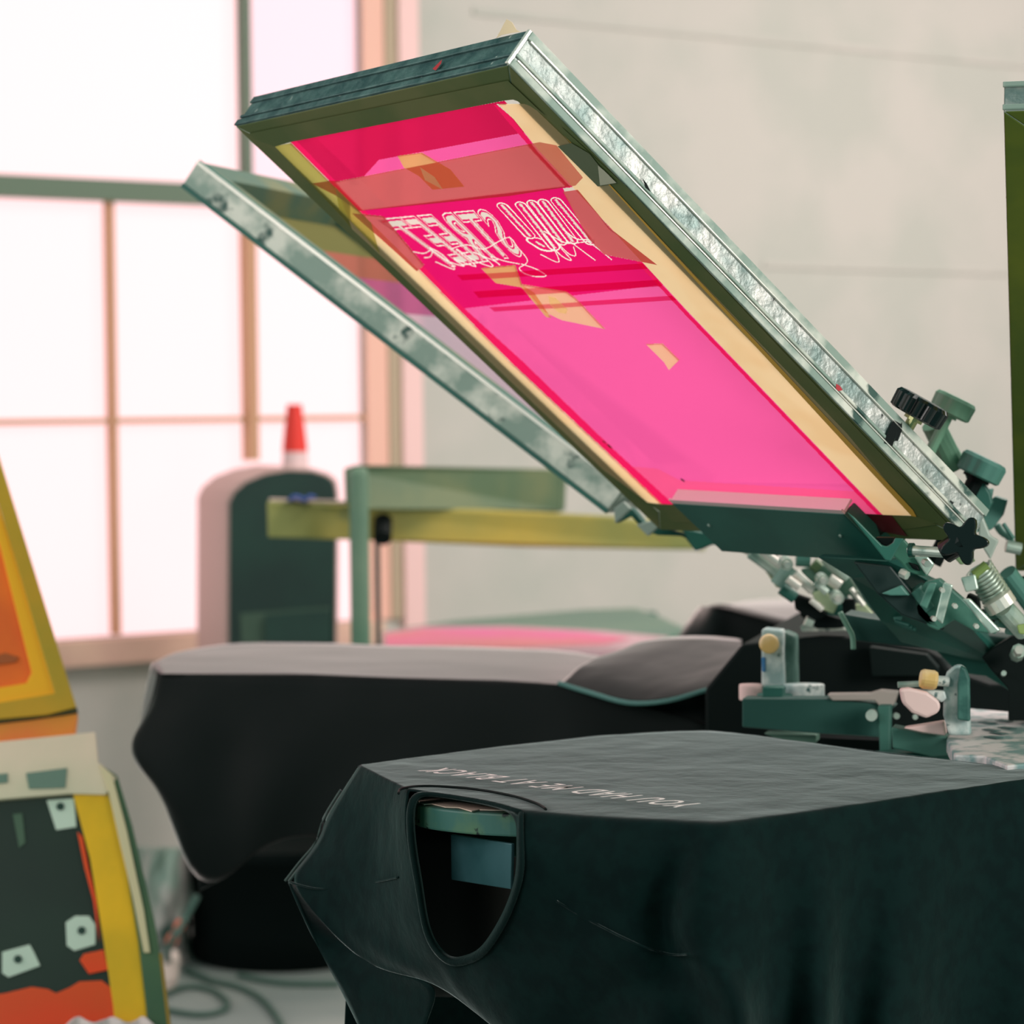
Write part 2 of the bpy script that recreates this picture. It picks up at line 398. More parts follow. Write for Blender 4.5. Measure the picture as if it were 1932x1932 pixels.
paint([(676, 396), (1086, 348), (1250, 522), (1262, 536), (876, 582), (800, 520)], MID)
paint([(1262, 905), (1655, 930), (1700, 973), (1335, 964)], LOW)
paint([(1190, 880), (1240, 884), (1330, 930), (1400, 945), (1400, 965), (1262, 955)], LOW)
def along(a, b): return a
paint([(540, 266), (660, 382), (769, 488), (958, 680), (1140, 850), (1250, 955), (1275, 955), (1160, 850), (984, 680), (852, 560), (786, 488), (672, 382), (560, 266)], EDGE)
paint([(1666, 974), (1300, 592), (1015, 284), (970, 228), (944, 198), (932, 198), (960, 232), (1006, 284), (1291, 592), (1657, 974)], EDGE)
paint([(936, 196), (1000, 196), (1064, 258), (1400, 612), (1598, 818), (1730, 974), (1668, 974), (1302, 590), (1017, 282), (971, 226)], CLEAR)
paint([(516, 276), (546, 266), (660, 380), (769, 486), (958, 678), (1140, 848), (1252, 954), (1222, 952), (1140, 890), (924, 684), (744, 508), (664, 434)], CLEAR)
for q in ([(664, 402), (724, 408), (800, 500), (786, 512), (740, 470)], [(1062, 355), (1090, 352), (1150, 430), (1240, 500), (1200, 492), (1140, 480), (1112, 452)],
          [(750, 294), (796, 288), (850, 320), (876, 352), (816, 358), (790, 332), (762, 316)], [(908, 506), (972, 500), (985, 538), (1008, 552), (1040, 600), (1030, 598), (984, 542), (935, 534)],
          [(984, 536), (1068, 550), (1086, 562), (1142, 621), (1060, 604), (1030, 590), (1004, 562)], [(1218, 649), (1250, 648), (1282, 679), (1262, 698), (1252, 682)]): paint(q, CLEAR)
def papertext(txt, quad, offs, k):
    v0, _ = text_mesh(txt, 0, 0, 1.12); x0, x1 = min(v[0] for v in v0), max(v[0] for v in v0); y1 = max(v[1] for v in v0)
    vs, fs = text_mesh(txt, offs, 0, 1.12)
    P = [bil(quad, (x - x0) / (x1 - x0), 1 - y / y1) for x, y, z in vs]
    for f in fs: localpaint([P[i] for i in f], k)
QS = [(922, 398), (722, 417), (838, 500), (984, 478)]
papertext('STREET', QS, .044, WHITE); papertext('STREET', QS, .026, MID); papertext('STREET', QS, -.004, FILL)
def capsule(a, b, w, k):
    dx, dy = b[0] - a[0], b[1] - a[1]; n = sqrt(dx * dx + dy * dy); dx /= n; dy /= n
    nx, ny = 1.0, -.14                                           # across the bars, as the lettering runs
    pts = []
    for t in range(9):
        th = pi * t / 8; pts.append((b[0] - dx * w * .4 + nx * cos(th) * w / 2 + dx * sin(th) * w * .45, b[1] - dy * w * .4 + ny * cos(th) * w / 2 + dy * sin(th) * w * .45))
    for t in range(9):
        th = pi * t / 8; pts.append((a[0] + dx * w * .4 - nx * cos(th) * w / 2 - dx * sin(th) * w * .45, a[1] + dy * w * .4 - ny * cos(th) * w / 2 - dy * sin(th) * w * .45))
    localpaint(pts, k)
BARS = [((943, 383), (1004, 450)), ((978, 381), (1050, 472)), ((1000, 378), (1064, 462)), ((1021, 376), (1084, 460)), ((1045, 373), (1118, 462))]
capsule((1000, 448), (1040, 474), 30, WHITE); capsule((1003, 450), (1038, 471), 24, MID)
for a, b in BARS: capsule(a, b, 21, WHITE)
for a, b in BARS: capsule((a[0] + .8, a[1] + 2), (b[0] - .8, b[1] - 2), 16.5, MID)
rnd = random.Random(3)
for a, b in BARS + [((1004, 452), (1034, 470))]:
    n = int(abs(b[1] - a[1]) / 2.4)
    for k in range(2, n - 1):
        t = k / n; x, y = a[0] + (b[0] - a[0]) * t, a[1] + (b[1] - a[1]) * t
        localpaint([(x - 4 + rnd.uniform(-1.5, 1.5), y - 1), (x + rnd.uniform(-1, 1), y - 2.2), (x + 4, y + .6), (x + rnd.uniform(-1, 2), y + 1.4)], FILL)
paintline([(1062, 432), (1086, 450), (1110, 452), (1124, 450)], 2.2, WHITE)
for pts in ([(1026, 436), (1064, 457), (1090, 458), (1124, 453)], [(1076, 456), (1100, 474), (1123, 491)], [(1107, 454), (1132, 472), (1154, 490)],
            [(1020, 480), (1055, 494), (1034, 450), (1026, 444), (1056, 480), (1078, 491), (1060, 470), (1052, 458), (1072, 478), (1086, 482), (1082, 466)],
            [(822, 494), (858, 508), (834, 480), (810, 468), (844, 492), (876, 502), (856, 488), (898, 503), (872, 480), (862, 470), (896, 492), (930, 503), (912, 484), (893, 476), (932, 492), (943, 500), (926, 484), (950, 492), (980, 498)],
            [(930, 462), (960, 448), (976, 466), (994, 488), (992, 498), (980, 506), (990, 516), (1012, 522), (1030, 520), (1012, 508), (984, 498)],
            [(776, 474), (800, 478), (816, 470), (812, 484), (800, 486)], [(850, 470), (880, 462), (912, 470), (936, 458)]): paintline(pts, 1.7, WHITE)
m = MB(); grid_v = {}
for r in range(CAN.shape[0]):
    row = CAN[r]; c = np.flatnonzero(np.diff(row)) + 1; ed_ = [0] + list(c) + [len(row)]
    for i, j in zip(ed_, ed_[1:]):
        k = int(row[i])
        if k < 0: continue
        x0, x1, y0, y1 = X0 + i, X0 + j, Y0 + r, Y0 + r + 1
        m.mi = k; m.quad(FA.px(x0, y0, .0006), FA.px(x1, y0, .0006), FA.px(x1, y1, .0006), FA.px(x0, y1, .0006))
P_clear = sheet('clear_mesh', (250, 240, 230), .8, (255, 247, 240))
P_white = sheet('open_stencil', (255, 244, 238), .15, (255, 240, 240)); P_fill = sheet('open_stencil_grey', (240, 226, 216), .2, (240, 225, 225))
m.obj('mesh', [P_deep, P_mid, P_light, P_low, P_red, P_clear, P_white, P_fill], sa)
patch(FA, [(588, 346), (622, 341), (640, 342), (1018, 268), (1050, 274), (1100, 335), (1086, 350), (960, 370), (676, 398), (640, 372)], 'tape_band', T_coral, sa, .0006)
# dark drag bands across the middle of the mesh
for y0, y1, t in ((505, 522, 10), (536, 552, 12), (566, 578, 8)):
    patch(FA, [(862 + (y0 - 505), y0 + 14), (1212 + (y0 - 505) * .9, y0 - 8), (1222 + (y0 - 505) * .9, y0 - 8 + t), (872 + (y0 - 505), y0 + 14 + t)], 'ink_streak', sheet('streak_pink', (236, 20, 100), .7, (245, 150, 190)), sa, .0004)
patch(FA, [(664, 402), (724, 408), (800, 500), (786, 512), (740, 470)], 'tape_piece', T_coral, sa, .0009)
patch(FA, [(1062, 362), (1090, 358), (1150, 430), (1240, 500), (1200, 492), (1140, 480), (1110, 450)], 'tape_piece', T_coral, sa, .0009)
patch(FA, [(750, 294), (796, 288), (850, 320), (876, 352), (816, 358), (790, 332), (762, 316)], 'tape_piece', T_tan, sa, .0011)
patch(FA, [(792, 315), (820, 334), (836, 358), (802, 340)], 'registration_mark', T_mark, sa, .0014)
patch(FA, [(908, 506), (972, 500), (985, 538), (1008, 552), (1040, 600), (1030, 598), (984, 542), (935, 534)], 'tape_piece', T_tan, sa, .0011)
patch(FA, [(984, 536), (1068, 550), (1086, 562), (1142, 621), (1060, 604), (1030, 590), (1004, 562)], 'tape_piece', T_peach, sa, .0012)
patch(FA, [(1034, 558), (1048, 562), (1071, 584), (1068, 592), (1054, 590), (1038, 576)], 'registration_mark', T_mark, sa, .0015)
patch(FA, [(1218, 649), (1250, 648), (1282, 679), (1262, 698), (1252, 682)], 'tape_piece', T_peach, sa, .0011)
# the tape round the opening
patch(FA, [(940, 196), (1000, 196), (1064, 258), (1400, 612), (1598, 818), (1727, 973), (1666, 972), (1300, 590), (1015, 282), (970, 226)], 'side_tape', T_cream, sa, .0007)
patch(FA, [(1064, 256), (1078, 270), (1722, 962), (1729, 975), (1720, 974), (1560, 800), (1380, 604)], 'tape_edge', mat('amber_tape_edge', (214, 160, 60), .5), sa, .0010)
patch(FA, [(518, 276), (549, 270), (660, 382), (664, 432), (646, 410)], 'side_tape', sheet('olive_cream_tape', (176, 170, 96), .02), sa, .0007)
patch(FA, [(640, 362), (668, 388), (769, 488), (958, 680), (1140, 850), (1250, 952), (1222, 948), (1140, 888), (924, 682), (744, 506), (664, 432)], 'side_tape', T_cream, sa, .0008)
patch(FA, [(632, 352), (664, 384), (700, 420), (716, 478), (690, 448), (640, 396)], 'tape_piece', T_creamg, sa, .0012)
patch(FA, [(1000, 200), (968, 188), (950, 190), (548, 268), (518, 277), (478, 262), (470, 252), (958, 152), (1030, 220)], 'tape_cover', M_olive, sa, .0009)
patch(FA, [(1064, 256), (1060, 240), (1180, 350), (1790, 990), (1744, 985), (1729, 975), (1400, 612)], 'tape_cover', M_olive, sa, .0005)
patch(FA, [(1222, 948), (1250, 951), (1729, 974), (1768, 990), (1700, 1000), (1270, 985)], 'tape_cover', M_olive, sa, .0006)
patch(FA, [(1600, 968), (1682, 973), (1712, 1012), (1700, 1010), (1640, 998)], 'ink_stain', M_red, sa, .0012)
patch(FA, [(1052, 276), (1078, 270), (1112, 290), (1128, 310), (1160, 346), (1128, 352)], 'torn_tape', mat('grey_green_tape', (96, 104, 78), .6), sa, .0013)
patch(FA, [(1128, 312), (1140, 322), (1163, 345), (1132, 350)], 'torn_tape', mat('pale_tape', (188, 182, 160), .6), sa, .0016)
for x, y, r in ((1288, 906, .0022), (1150, 842, .0028), (1140, 834, .002)):
    c = FA.px(x, y, -.0014); m = MB(); m.quad(*[c + FA.w * (cos(t * pi / 5) * r) + FA.l * (sin(t * pi / 5) * r * 1.4) for t in range(10)]); m.obj('ink_spot', M_black if x > 1200 else M_redspot, sa)
# side-face marks
def onside(x, y, d=0): return onp(x, y, FA.BR - FA.w * (.0026 + d), -FA.w)
def sidemark(pts, mt, nm='ink_splash'):
    m = MB(); m.quad(*[onside(x, y) for x, y in pts]); m.obj(nm, mt, sa)
sidemark([(1686, 792), (1676, 812), (1668, 836), (1684, 842), (1690, 822), (1700, 800)], M_black)
sidemark([(1702, 796), (1694, 812), (1688, 832), (1694, 832), (1702, 812)], M_black)
sidemark([(1578, 724), (1585, 728), (1590, 736), (1582, 738), (1577, 733)], M_redspot)
sidemark([(1212, 336), (1220, 346), (1228, 362), (1218, 354)], M_black)
def ontop(x, y): return onp(x, y, FA.p(0, SL) + FA.l * .0028, FA.l)
m = MB(); m.quad(*[ontop(x, y) for x, y in ((816, 130), (834, 112), (832, 120), (822, 133))]); m.obj('ink_splash', mat('red_paint', (200, 40, 50), .5), sa)
# scrap of paper tape on the far upper edge
m = MB(); m.prism([at(x, y, 2.30) for x, y in ((936, 72), (946, 66), (966, 62), (982, 60), (974, 56), (966, 42), (956, 36), (950, 46), (944, 58))], V((.2, 1, .1)).normalized() * .001); m.obj('paper_scrap', mat('scrap_paper', (236, 206, 172), .8), sa)

# clamp channel that holds the pink screen (part of the press, built below)

# the second screen behind, seen from its inner side
sb = thing('printing_screen', FB.p(SW / 2, 0), 'second raised grey aluminium screen, blurred, tilted behind the pink screen', 'printing screen')
rails(FB, sb, .036, M_alub, M_olive, mat('dull_green_rail', (84, 112, 96), .6, c2=(120, 124, 90), scale=12), ('lower_rail', 'side_rail', 'upper_rail', 'side_rail'))
m = MB(); m.box(FB.p(-.001, 0, ST - .003), FB.l * SL, FB.w * .005, FB.n * .0035); m.obj('bright_edge', M_bright, sb)
m = MB(); m.box(FB.p(-.0015, 0, .0005), FB.l * SL, FB.w * .0015, FB.n * .006); m.obj('profile_lip', M_teal, sb)
m = MB(); m.box(FB.p(.004, 0, ST), FB.l * SL, FB.w * .003, FB.n * .002); m.obj('profile_lip', mat('teal_edge', (20, 120, 110), .5), sb)
m = MB()
a0 = .036; rows = [(0, SL * .62, sheet('pale_lilac_mesh', (236, 206, 226), .35, (245, 225, 240))), (SL * .62, SL * .74, sheet('pink_stain_mesh', (214, 120, 170), .3)), (SL * .74, SL * .83, sheet('coral_stain_mesh', (206, 130, 112), .2)), (SL * .83, SL - a0, sheet('olive_stain_mesh', (150, 150, 96), .1))]
for k, (b0, b1, _) in enumerate(rows): m.mi = k; m.quad(FB.p(a0, max(b0, a0), .001), FB.p(SW - a0, max(b0, a0), .001), FB.p(SW - a0, b1, .001), FB.p(a0, b1, .001))
m.obj('mesh', [r[2] for r in rows], sb)

# the third screen, pointing at the camera on the right
bC = radians(-169.6)
P3 = at(1916, 1078, 2.86)
FC = Frame(P3, bC, radians(38.5)); 
def solveC():
    # slide so that the near corner lies where the photograph shows it
    best = None
    for i in range(60):
        for j in range(40):
            el = radians(30 + i * .5); bb = radians(-176 + j * .3); f = Frame(P3, bb, el)
            q = f.p(0, SL, 0) - CAM; z = q.dot(fwd); x = CX + F * q.dot(right) / z; y = CY - F * q.dot(up) / z
            e = (x - 1892) ** 2 + (y - 212) ** 2
            if best is None or e < best[0]: best = (e, f)
    return best[1]
FC = solveC()
if FC.w.x < 0: FC.w = -FC.w
FC.n = FC.w.cross(FC.l); FC.n = FC.n if FC.n.z > 0 else -FC.n
sc_ = thing('printing_screen', FC.p(SW / 2, 0), 'olive green raised screen cut off by the right edge, pointing towards the viewer', 'printing screen')
rails(FC, sc_, .045, [M_alu, M_alu, M_alu, M_alu], M_olive2, M_alub, ('lower_rail', 'side_rail', 'upper_rail', 'side_rail'))
m = MB(); m.quad(*[FC.p(u * SW, v * SL, .001) for u, v in ((.09, .06), (.91, .06), (.91, .94), (.09, .94))]); m.obj('mesh', sheet('olive_mesh', (120, 120, 40), .2), sc_)
for z in (.001, ST - .008):
    m = MB(); m.box(FC.p(-.001, SL, z), FC.w * SW, FC.l * .0025, FC.n * .006); m.obj('profile_lip', M_alub, sc_, bevel=.0007)

# ------------------------------------------------------------------ platens and the shirts on them
ZP = .90
def cloth(rows, name, mt, root, sub=3, amp=.004, fs=9, thick=.0016):
    m = MB(); m.grid(rows); o = m.obj(name, mt, root, smooth=True, sub=sub, weld=True)
    tx = bpy.data.textures.get('cloth_wrinkle') or bpy.data.textures.new('cloth_wrinkle', 'CLOUDS'); tx.noise_scale = .11; tx.noise_depth = 3
    if amp:
        d = o.modifiers.new('wrinkle', 'DISPLACE'); d.texture = tx; d.strength = amp; d.mid_level = .5; d.texture_coords = 'GLOBAL'
    if thick:
        d = o.modifiers.new('thickness', 'SOLIDIFY'); d.thickness = thick; d.offset = -1
    return o
A0, A1 = atz(680, 1445, ZP), atz(1360, 1556, ZP); A2, A3 = V((.507, 2.414, ZP)), atz(1322, 1378, ZP)
nF = V((A1.y - A0.y, A0.x - A1.x, 0)).normalized(); nF = nF if nF.y < 0 else -nF      # out of the front (neck) side
nS = V((A2.y - A1.y, A1.x - A2.x, 0)).normalized(); nS = nS if nS.y < 0 else -nS
FRONT = [(680, 1446), (745, 1478), (772, 1492), (880, 1505), (985, 1531), (1120, 1542), (1360, 1557)]
def bulge(x):
    """how far the rounded board end pushes the cloth out at this place"""
    if x <= 680 or x >= 1360: return 0
    for (a, b), (c, d) in zip(FRONT, FRONT[1:]):
        if a <= x <= c: return max(0, (atz(x, b + (d - b) * (x - a) / (c - a), ZP) - A0).dot(nF))
def fr_(x, y, d=0.0): return onp(x, y, A0 + nF * (d + bulge(x) * (1 if y < 1650 else max(.5, 1 - (y - 1650) / 500))), nF)
def sd_(x, y, d=0.0): return onp(x, y, A1 + nS * d, nS)
def tp(x, y, z=ZP): return atz(x, y, z)
shirt = thing('t_shirt', (A0 + A1 + A2 + A3) / 4, 'nearest black t-shirt pulled over a board, crew neck facing the viewer, white italic printing', 't-shirt')
# top of the cloth and the hanging front and side are one continuous sheet
def fy(x):
    for (a, b), (c, d) in zip(FRONT, FRONT[1:]):
        if a <= x <= c: return b + (d - b) * (x - a) / (c - a)
back = [(680, 1445), (712, 1440), (745, 1435), (756, 1433), (772, 1431), (880, 1417), (985, 1404), (1040, 1398), (1120, 1390), (1220, 1383), (1322, 1379), (1400, 1385), (1440, 1391), (1490, 1398), (1550, 1405), (1610, 1413), (1670, 1420), (1740, 1429), (1800, 1436), (1860, 1444), (1920, 1451), (1960, 1457), (1990, 1461)]
fx_ = [680, 712, 745, 756, 772, 880, 985, 1040, 1120, 1220, 1300, 1360, 1400, 1450, 1500, 1550, 1600, 1660, 1720, 1790, 1860, 1930, 2010]
front = [(x, fy(x) if x <= 1360 else 1557 - (x - 1360) * .148) for x in fx_]
SB = MB(); rows = []
for j in range(7):
    t = j / 6; r = []
    for (bx, by), (fx, f_) in zip(back, front):
        x, y = bx + (fx - bx) * t, by + (f_ - by) * t; r.append(tp(x, y, ZP))
    rows.append(r)
SB.grid(rows); TOPROW = rows[-1]
def cols(cs, f): return [[f(*p) for p in c] for c in cs]
def colt(cs):
    """columns that start on the front edge of the top"""
    out = cols(cs, fr_)
    for c, o in zip(cs, out): o[0] = TOPROW[fx_.index(c[0][0])].copy()
    return out
L0 = [(680, 1446, .0), (650, 1492, .005), (618, 1545, .012), (603, 1590, .018), (572, 1628, .03), (545, 1663, .04)]
L1 = [(712, 1462, .002), (696, 1510, .012), (680, 1560, .022), (668, 1605, .034), (644, 1650, .038), (600, 1690, .036)]
L2 = [(745, 1478, .002), (726, 1520, .006), (716, 1575, .008), (718, 1630, .010), (712, 1685, .016), (672, 1728, .025)]
L3 = [(756, 1486, .004), (750, 1530, .012), (754, 1590, .014), (764, 1650, .016), (776, 1715, .02), (786, 1768, .022)]
L4 = [(772, 1493, .004), (766, 1535, .014), (769, 1590, .016), (782, 1655, .018), (792, 1715, .022), (806, 1772, .024)]
SB.grid(colt([L0, L1, L2, L3, L4]))
B0 = [(545, 1663, .04), (600, 1730, .038), (650, 1786, .03), (700, 1818, .02)]
B1 = [(600, 1690, .036), (640, 1748, .03), (690, 1800, .024), (740, 1836, .014)]
B2 = [(672, 1728, .025), (715, 1778, .024), (770, 1826, .018), (800, 1846, .010)]
B3 = [(786, 1768, .022), (808, 1800, .022), (830, 1838, .02), (838, 1864, .012)]
B4 = [(806, 1772, .024), (824, 1806, .024), (848, 1850, .022), (870, 1886, .014)]
B5 = [(840, 1818, .026), (850, 1840, .026), (880, 1890, .022), (905, 1916, .014)]
B6 = [(878, 1818, .028), (890, 1850, .028), (920, 1912, .024), (945, 1950, .016)]
B7 = [(915, 1806, .030), (935, 1850, .030), (975, 1930, .026), (1010, 1985, .018)]
SB.grid(cols([B0, B1, B2, B3, B4, B5, B6, B7], fr_))
C0 = [(985, 1531, .002), (984, 1580, .014), (988, 1640, .016), (975, 1700, .02), (915, 1806, .03), (935, 1850, .03), (975, 1930, .026), (1010, 1985, .018), (1030, 2060, .018)]
C1 = [(1040, 1537, .002), (1036, 1590, .010), (1040, 1650, .013), (1045, 1715, .014), (1040, 1800, .018), (1050, 1860, .02), (1050, 1920, .016), (1080, 1990, .006), (1100, 2060, .0)]
C2 = [(1120, 1543, .002), (1115, 1600, .008), (1118, 1660, .01), (1125, 1730, .012), (1120, 1800, .018), (1135, 1860, .012), (1150, 1920, .006), (1160, 1990, .006), (1170, 2060, .0)]
C3 = [(1220, 1549, .002), (1215, 1600, .008), (1215, 1660, .014), (1210, 1730, .014), (1215, 1800, .024), (1235, 1860, .01), (1250, 1920, .03), (1250, 1990, .02), (1260, 2060, .02)]
C4 = [(1300, 1553, .002), (1290, 1600, .002), (1272, 1660, -.010), (1258, 1730, -.020), (1262, 1800, -.012), (1310, 1860, .0), (1320, 1920, .0), (1330, 1990, -.01), (1340, 2060, -.01)]
C5 = [(1360, 1557, .001), (1338, 1602, .012), (1308, 1662, .022), (1285, 1735, .030), (1300, 1790, .024), (1380, 1850, .03), (1400, 1920, .03), (1400, 1990, .03), (1410, 2060, .03)]
fc_ = colt([C0, C1, C2, C3, C4, C5])
SB.grid(fc_)
# long side to the right with hanging folds
sc2 = [fc_[-1]]
for i, x in enumerate(fx_[12:], 1):
    ytop = 1557 - (x - 1360) * .148; c = [TOPROW[fx_.index(x)].copy()]
    for j in range(1, 9):
        t = j / 8; y = ytop + t * (2060 - ytop); fold = sin(i * 1.9 + t * 1.2) * .034 * t ** .9
        c.append(sd_(x + t * (40 if i < 11 else 0) * sin(i * .7), y, .004 + .012 * t + fold))
    sc2.append(c)
SB.grid(sc2)
body = cloth([[V((0, 0, 0))] * 2] * 2, 'scrap', M_shirt, shirt, 0, 0, 0) if False else None
o = SB.obj('shirt_body', M_shirt, shirt, smooth=True, sub=3, weld=True)
rim = [p for p in TOPROW] + [r[0] for r in rows] + rows[0]
cr = o.data.attributes.new('crease_edge', 'FLOAT', 'EDGE')
def isrim(co): return any((co + o.location - p).length < .0008 for p in rim)
flags = [isrim(v.co) for v in o.data.vertices]
for e in o.data.edges:
    if flags[e.vertices[0]] and flags[e.vertices[1]]: cr.data[e.index].value = .55
tx = bpy.data.textures.get('cloth_wrinkle') or bpy.data.textures.new('cloth_wrinkle', 'CLOUDS'); tx.noise_scale = .11; tx.noise_depth = 3
d = o.modifiers.new('wrinkle', 'DISPLACE'); d.texture = tx; d.strength = .004; d.mid_level = .5; d.texture_coords = 'GLOBAL'
d = o.modifiers.new('thickness', 'SOLIDIFY'); d.thickness = .0016; d.offset = 0
# hem end and the far side, which hang straight down behind
rows = []
for a, b in ((A0, A3), (A3, A2)):
    for k in range(6):
        p = a.lerp(b, k / 5); o_ = (p - (A0 + A2) / 2); o_.z = 0; o_.normalize()
        rows.append([p + o_ * (.002 + .02 * t + .02 * t * sin(k * 2.1)) + V((0, 0, -.3 * t)) for t in (0, .15, .4, .7, 1)])
cloth(rows, 'hanging_panel', M_shirt, shirt, 2, .004)
# sleeve: a flattened tube hanging from the tip
S1 = [(545, 1664, .042), (575, 1735, .05), (605, 1800, .05), (640, 1862, .04), (672, 1925, .03), (690, 1965, .03)]
S2 = [(560, 1680, .034), (620, 1760, .030), (690, 1830, .022), (730, 1880, .016), (742, 1940, .012), (745, 1975, .01)]
S3 = [(600, 1728, .020), (680, 1795, .012), (770, 1845, .010), (832, 1858, .008), (806, 1918, .006), (790, 1965, .006)]
cloth(cols([S1, S2, S3], fr_), 'sleeve', M_shirt, shirt, 3, .003)
S1b = [(545, 1664, .040), (555, 1700, -.02), (600, 1790, -.04), (650, 1862, -.05), (690, 1925, -.05), (700, 1965, -.05)]
cloth(cols([S1, S1b, [(x + 60, y, -.07) for x, y, d in S1b], [(x, y, .004) for x, y, d in S3]], fr_), 'sleeve_lining', M_shirt, shirt, 3, .002)
# back of the sleeve seam edge: doubled bright fold
m = MB(); m.tube([fr_(x, y, d) for x, y, d in spline(L0, 4)], .0016, 6); m.obj('seam_edge', mat('seam_edge_cotton', (70, 84, 80), .8, sheen=.6), shirt, smooth=True)
m = MB(); m.tube([fr_(x - 7, y - 1, d - .012) for x, y, d in spline(L0[1:], 4)], .0014, 6); m.obj('seam_edge', MATS['seam_edge_cotton'], shirt, smooth=True)
m = MB(); m.tube([fr_(x, y, d + .002) for x, y, d in spline([(545, 1664, .042), (600, 1677, .036), (660, 1673, .028), (720, 1662, .018), (752, 1655, .014)], 5)], .0009, 6); m.obj('seam', M_shirt, shirt, smooth=True)
m = MB(); m.tube([fr_(x, y, d + .002) for x, y, d in spline([(1050, 1700, .014), (1110, 1735, .012), (1200, 1780, .02), (1262, 1800, .0), (1300, 1800, .024)], 5)], .0009, 6); m.obj('seam', M_shirt, shirt, smooth=True)
# ribbed collar band round the opening
ring = [(985, 1531, .002), (940, 1516, .002), (880, 1506, .002), (820, 1497, .002), (785, 1495, .006), (772, 1512, .016), (768, 1550, .018), (774, 1610, .018), (786, 1670, .02), (793, 1720, .023), (803, 1768, .026), (822, 1800, .028), (850, 1824, .03), (882, 1818, .031), (914, 1806, .032), (940, 1768, .03), (962, 1728, .026), (978, 1686, .021), (989, 1640, .018), (986, 1590, .016), (985, 1531, .004)]
inner = [(980, 1536, -.004), (938, 1519.5, -.001), (880, 1509, .0), (825, 1500, .001), (793, 1498, .005), (781, 1515, .008), (778, 1552, .011), (784, 1610, .012), (795, 1668, .013), (801, 1718, .015), (811, 1762, .018), (828, 1791, .02), (851, 1812, .022), (880, 1806, .023), (907, 1795, .024), (931, 1761, .023), (952, 1724, .019), (968, 1684, .015), (979, 1640, .012), (977, 1592, .009), (980, 1536, -.004)]
cloth([[fr_(*p) for p in ring], [fr_((a[0] + b[0]) / 2, (a[1] + b[1]) / 2, a[2] + .003) for a, b in zip(ring, inner)], [fr_(*p) for p in inner], [fr_(p[0], p[1], p[2] - .012) for p in inner]], 'collar', mat('black_rib', (9, 28, 27), .85, sheen=.2, spec=.1, bump=.3, bscale=120), shirt, 2, 0, .0012)
m = MB(); m.tube([tp(x, y, ZP + .002) for x, y in spline([(752, 1497), (758, 1488), (800, 1483), (880, 1487), (960, 1500), (1010, 1515), (1030, 1527)], 5)], .0012, 6); m.obj('collar_seam', M_black, shirt, smooth=True)
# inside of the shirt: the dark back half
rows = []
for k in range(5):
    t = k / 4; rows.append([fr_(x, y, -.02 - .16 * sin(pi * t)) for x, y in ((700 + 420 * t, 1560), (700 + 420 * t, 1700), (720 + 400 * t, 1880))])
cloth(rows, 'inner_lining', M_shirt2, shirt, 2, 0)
# printed line
sP, eP = tp(1333, 1523, ZP + .004), tp(836, 1453, ZP + .004); bx = (eP - sP); wid = bx.length; bx.normalize()
by = nF.copy()
vs, fs = text_mesh('YOU HAD ME AT BLACK', .008, .3, 1.2); X1 = max(v[0] for v in vs)
m = MB(); m.v = [sP + bx * (x / X1 * wid) + by * (y * .044) + V((0, 0, .0025)) for x, y, z in vs]; m.f = fs; m.m = [0] * len(fs); m.obj('printed_lettering', M_print, shirt)

# the platen under it (part of the press): rounded neck end seen through the collar
press = thing('screen_printing_press', (.94, 3.16, 0), 'dark teal steel carousel screen printing press with arms, knobs, clamps and boards', 'printing press')
axA = (A3 - A0).normalized()
M_board = mat('worn_board_top', (238, 210, 196), .6, c2=(226, 196, 178), scale=30); M_bside = mat('board_edge', (66, 112, 104), .5, c2=(90, 124, 96), scale=30, c3=(14, 34, 34), scale3=60)
zt_ = ZP - .012
e0, e1 = fr_(776, 1530, .0), fr_(985, 1562, .0)
pl = [(776, 1508), (784, 1516), (805, 1522), (840, 1527), (890, 1532), (940, 1535), (985, 1536), (1040, 1532)]
pts = [atz(x, y, zt_) for x, y in spline(pl, 4)]; base = [A1 - nF * .03 - nS * .01, A2 - nS * .01, A3 + nS * .01, A0 - nF * .03 + nS * .01]
base = [V((p.x, p.y, zt_)) for p in base]
# outline of the board end arcs out to the collar
poly = pts + base
m = MB(); m.prism(poly, (0, 0, -.020)); pb = tag(m.obj('platen', [M_bside], None, bevel=.002), 'teal edged board with rounded end showing in the collar of the nearest t-shirt', 'platen', 'printing boards of the press')
q = [(x, y) for x, y in ((785, 1504), (830, 1503), (900, 1508), (962, 1520), (966, 1529), (940, 1529), (905, 1528), (890, 1531), (866, 1524), (840, 1523), (815, 1517), (800, 1518), (790, 1512))]
m = MB(); m.prism([atz(x, y + 1, zt_ + .0006) for x, y in q], (0, 0, .001)); o = m.obj('pallet_tape', M_board, pb); o['label'] = 'worn pale pallet tape'
m = MB(); f0 = fr_(850, 1574, -.03); f1 = fr_(965, 1592, -.03); f2 = fr_(963, 1678, -.03); f3 = fr_(851, 1660, -.03)
m.prism([f0, f1, f2, f3], -nF * .004); m.obj('bracket_plate', mat('blue_grey_steel', (52, 92, 98), .5, c2=(60, 100, 106), scale=30), press, bevel=.001)
c = fr_(910, 1640, -.0285); m = MB(); m.quad(c + V((0, 0, .005)), c + (A1 - A0).normalized() * .002, c - V((0, 0, .005)), c - (A1 - A0).normalized() * .002); m.obj('chip', mat('bare_chip', (170, 150, 120), .6), press)
m = MB(); m.box(f3 - nF * .006 + V((.02, .03, .02)), axA * .9, (A1 - A0).normalized() * .05, (0, 0, .05)); m.obj('platen_arm', M_teal, press, bevel=.003)

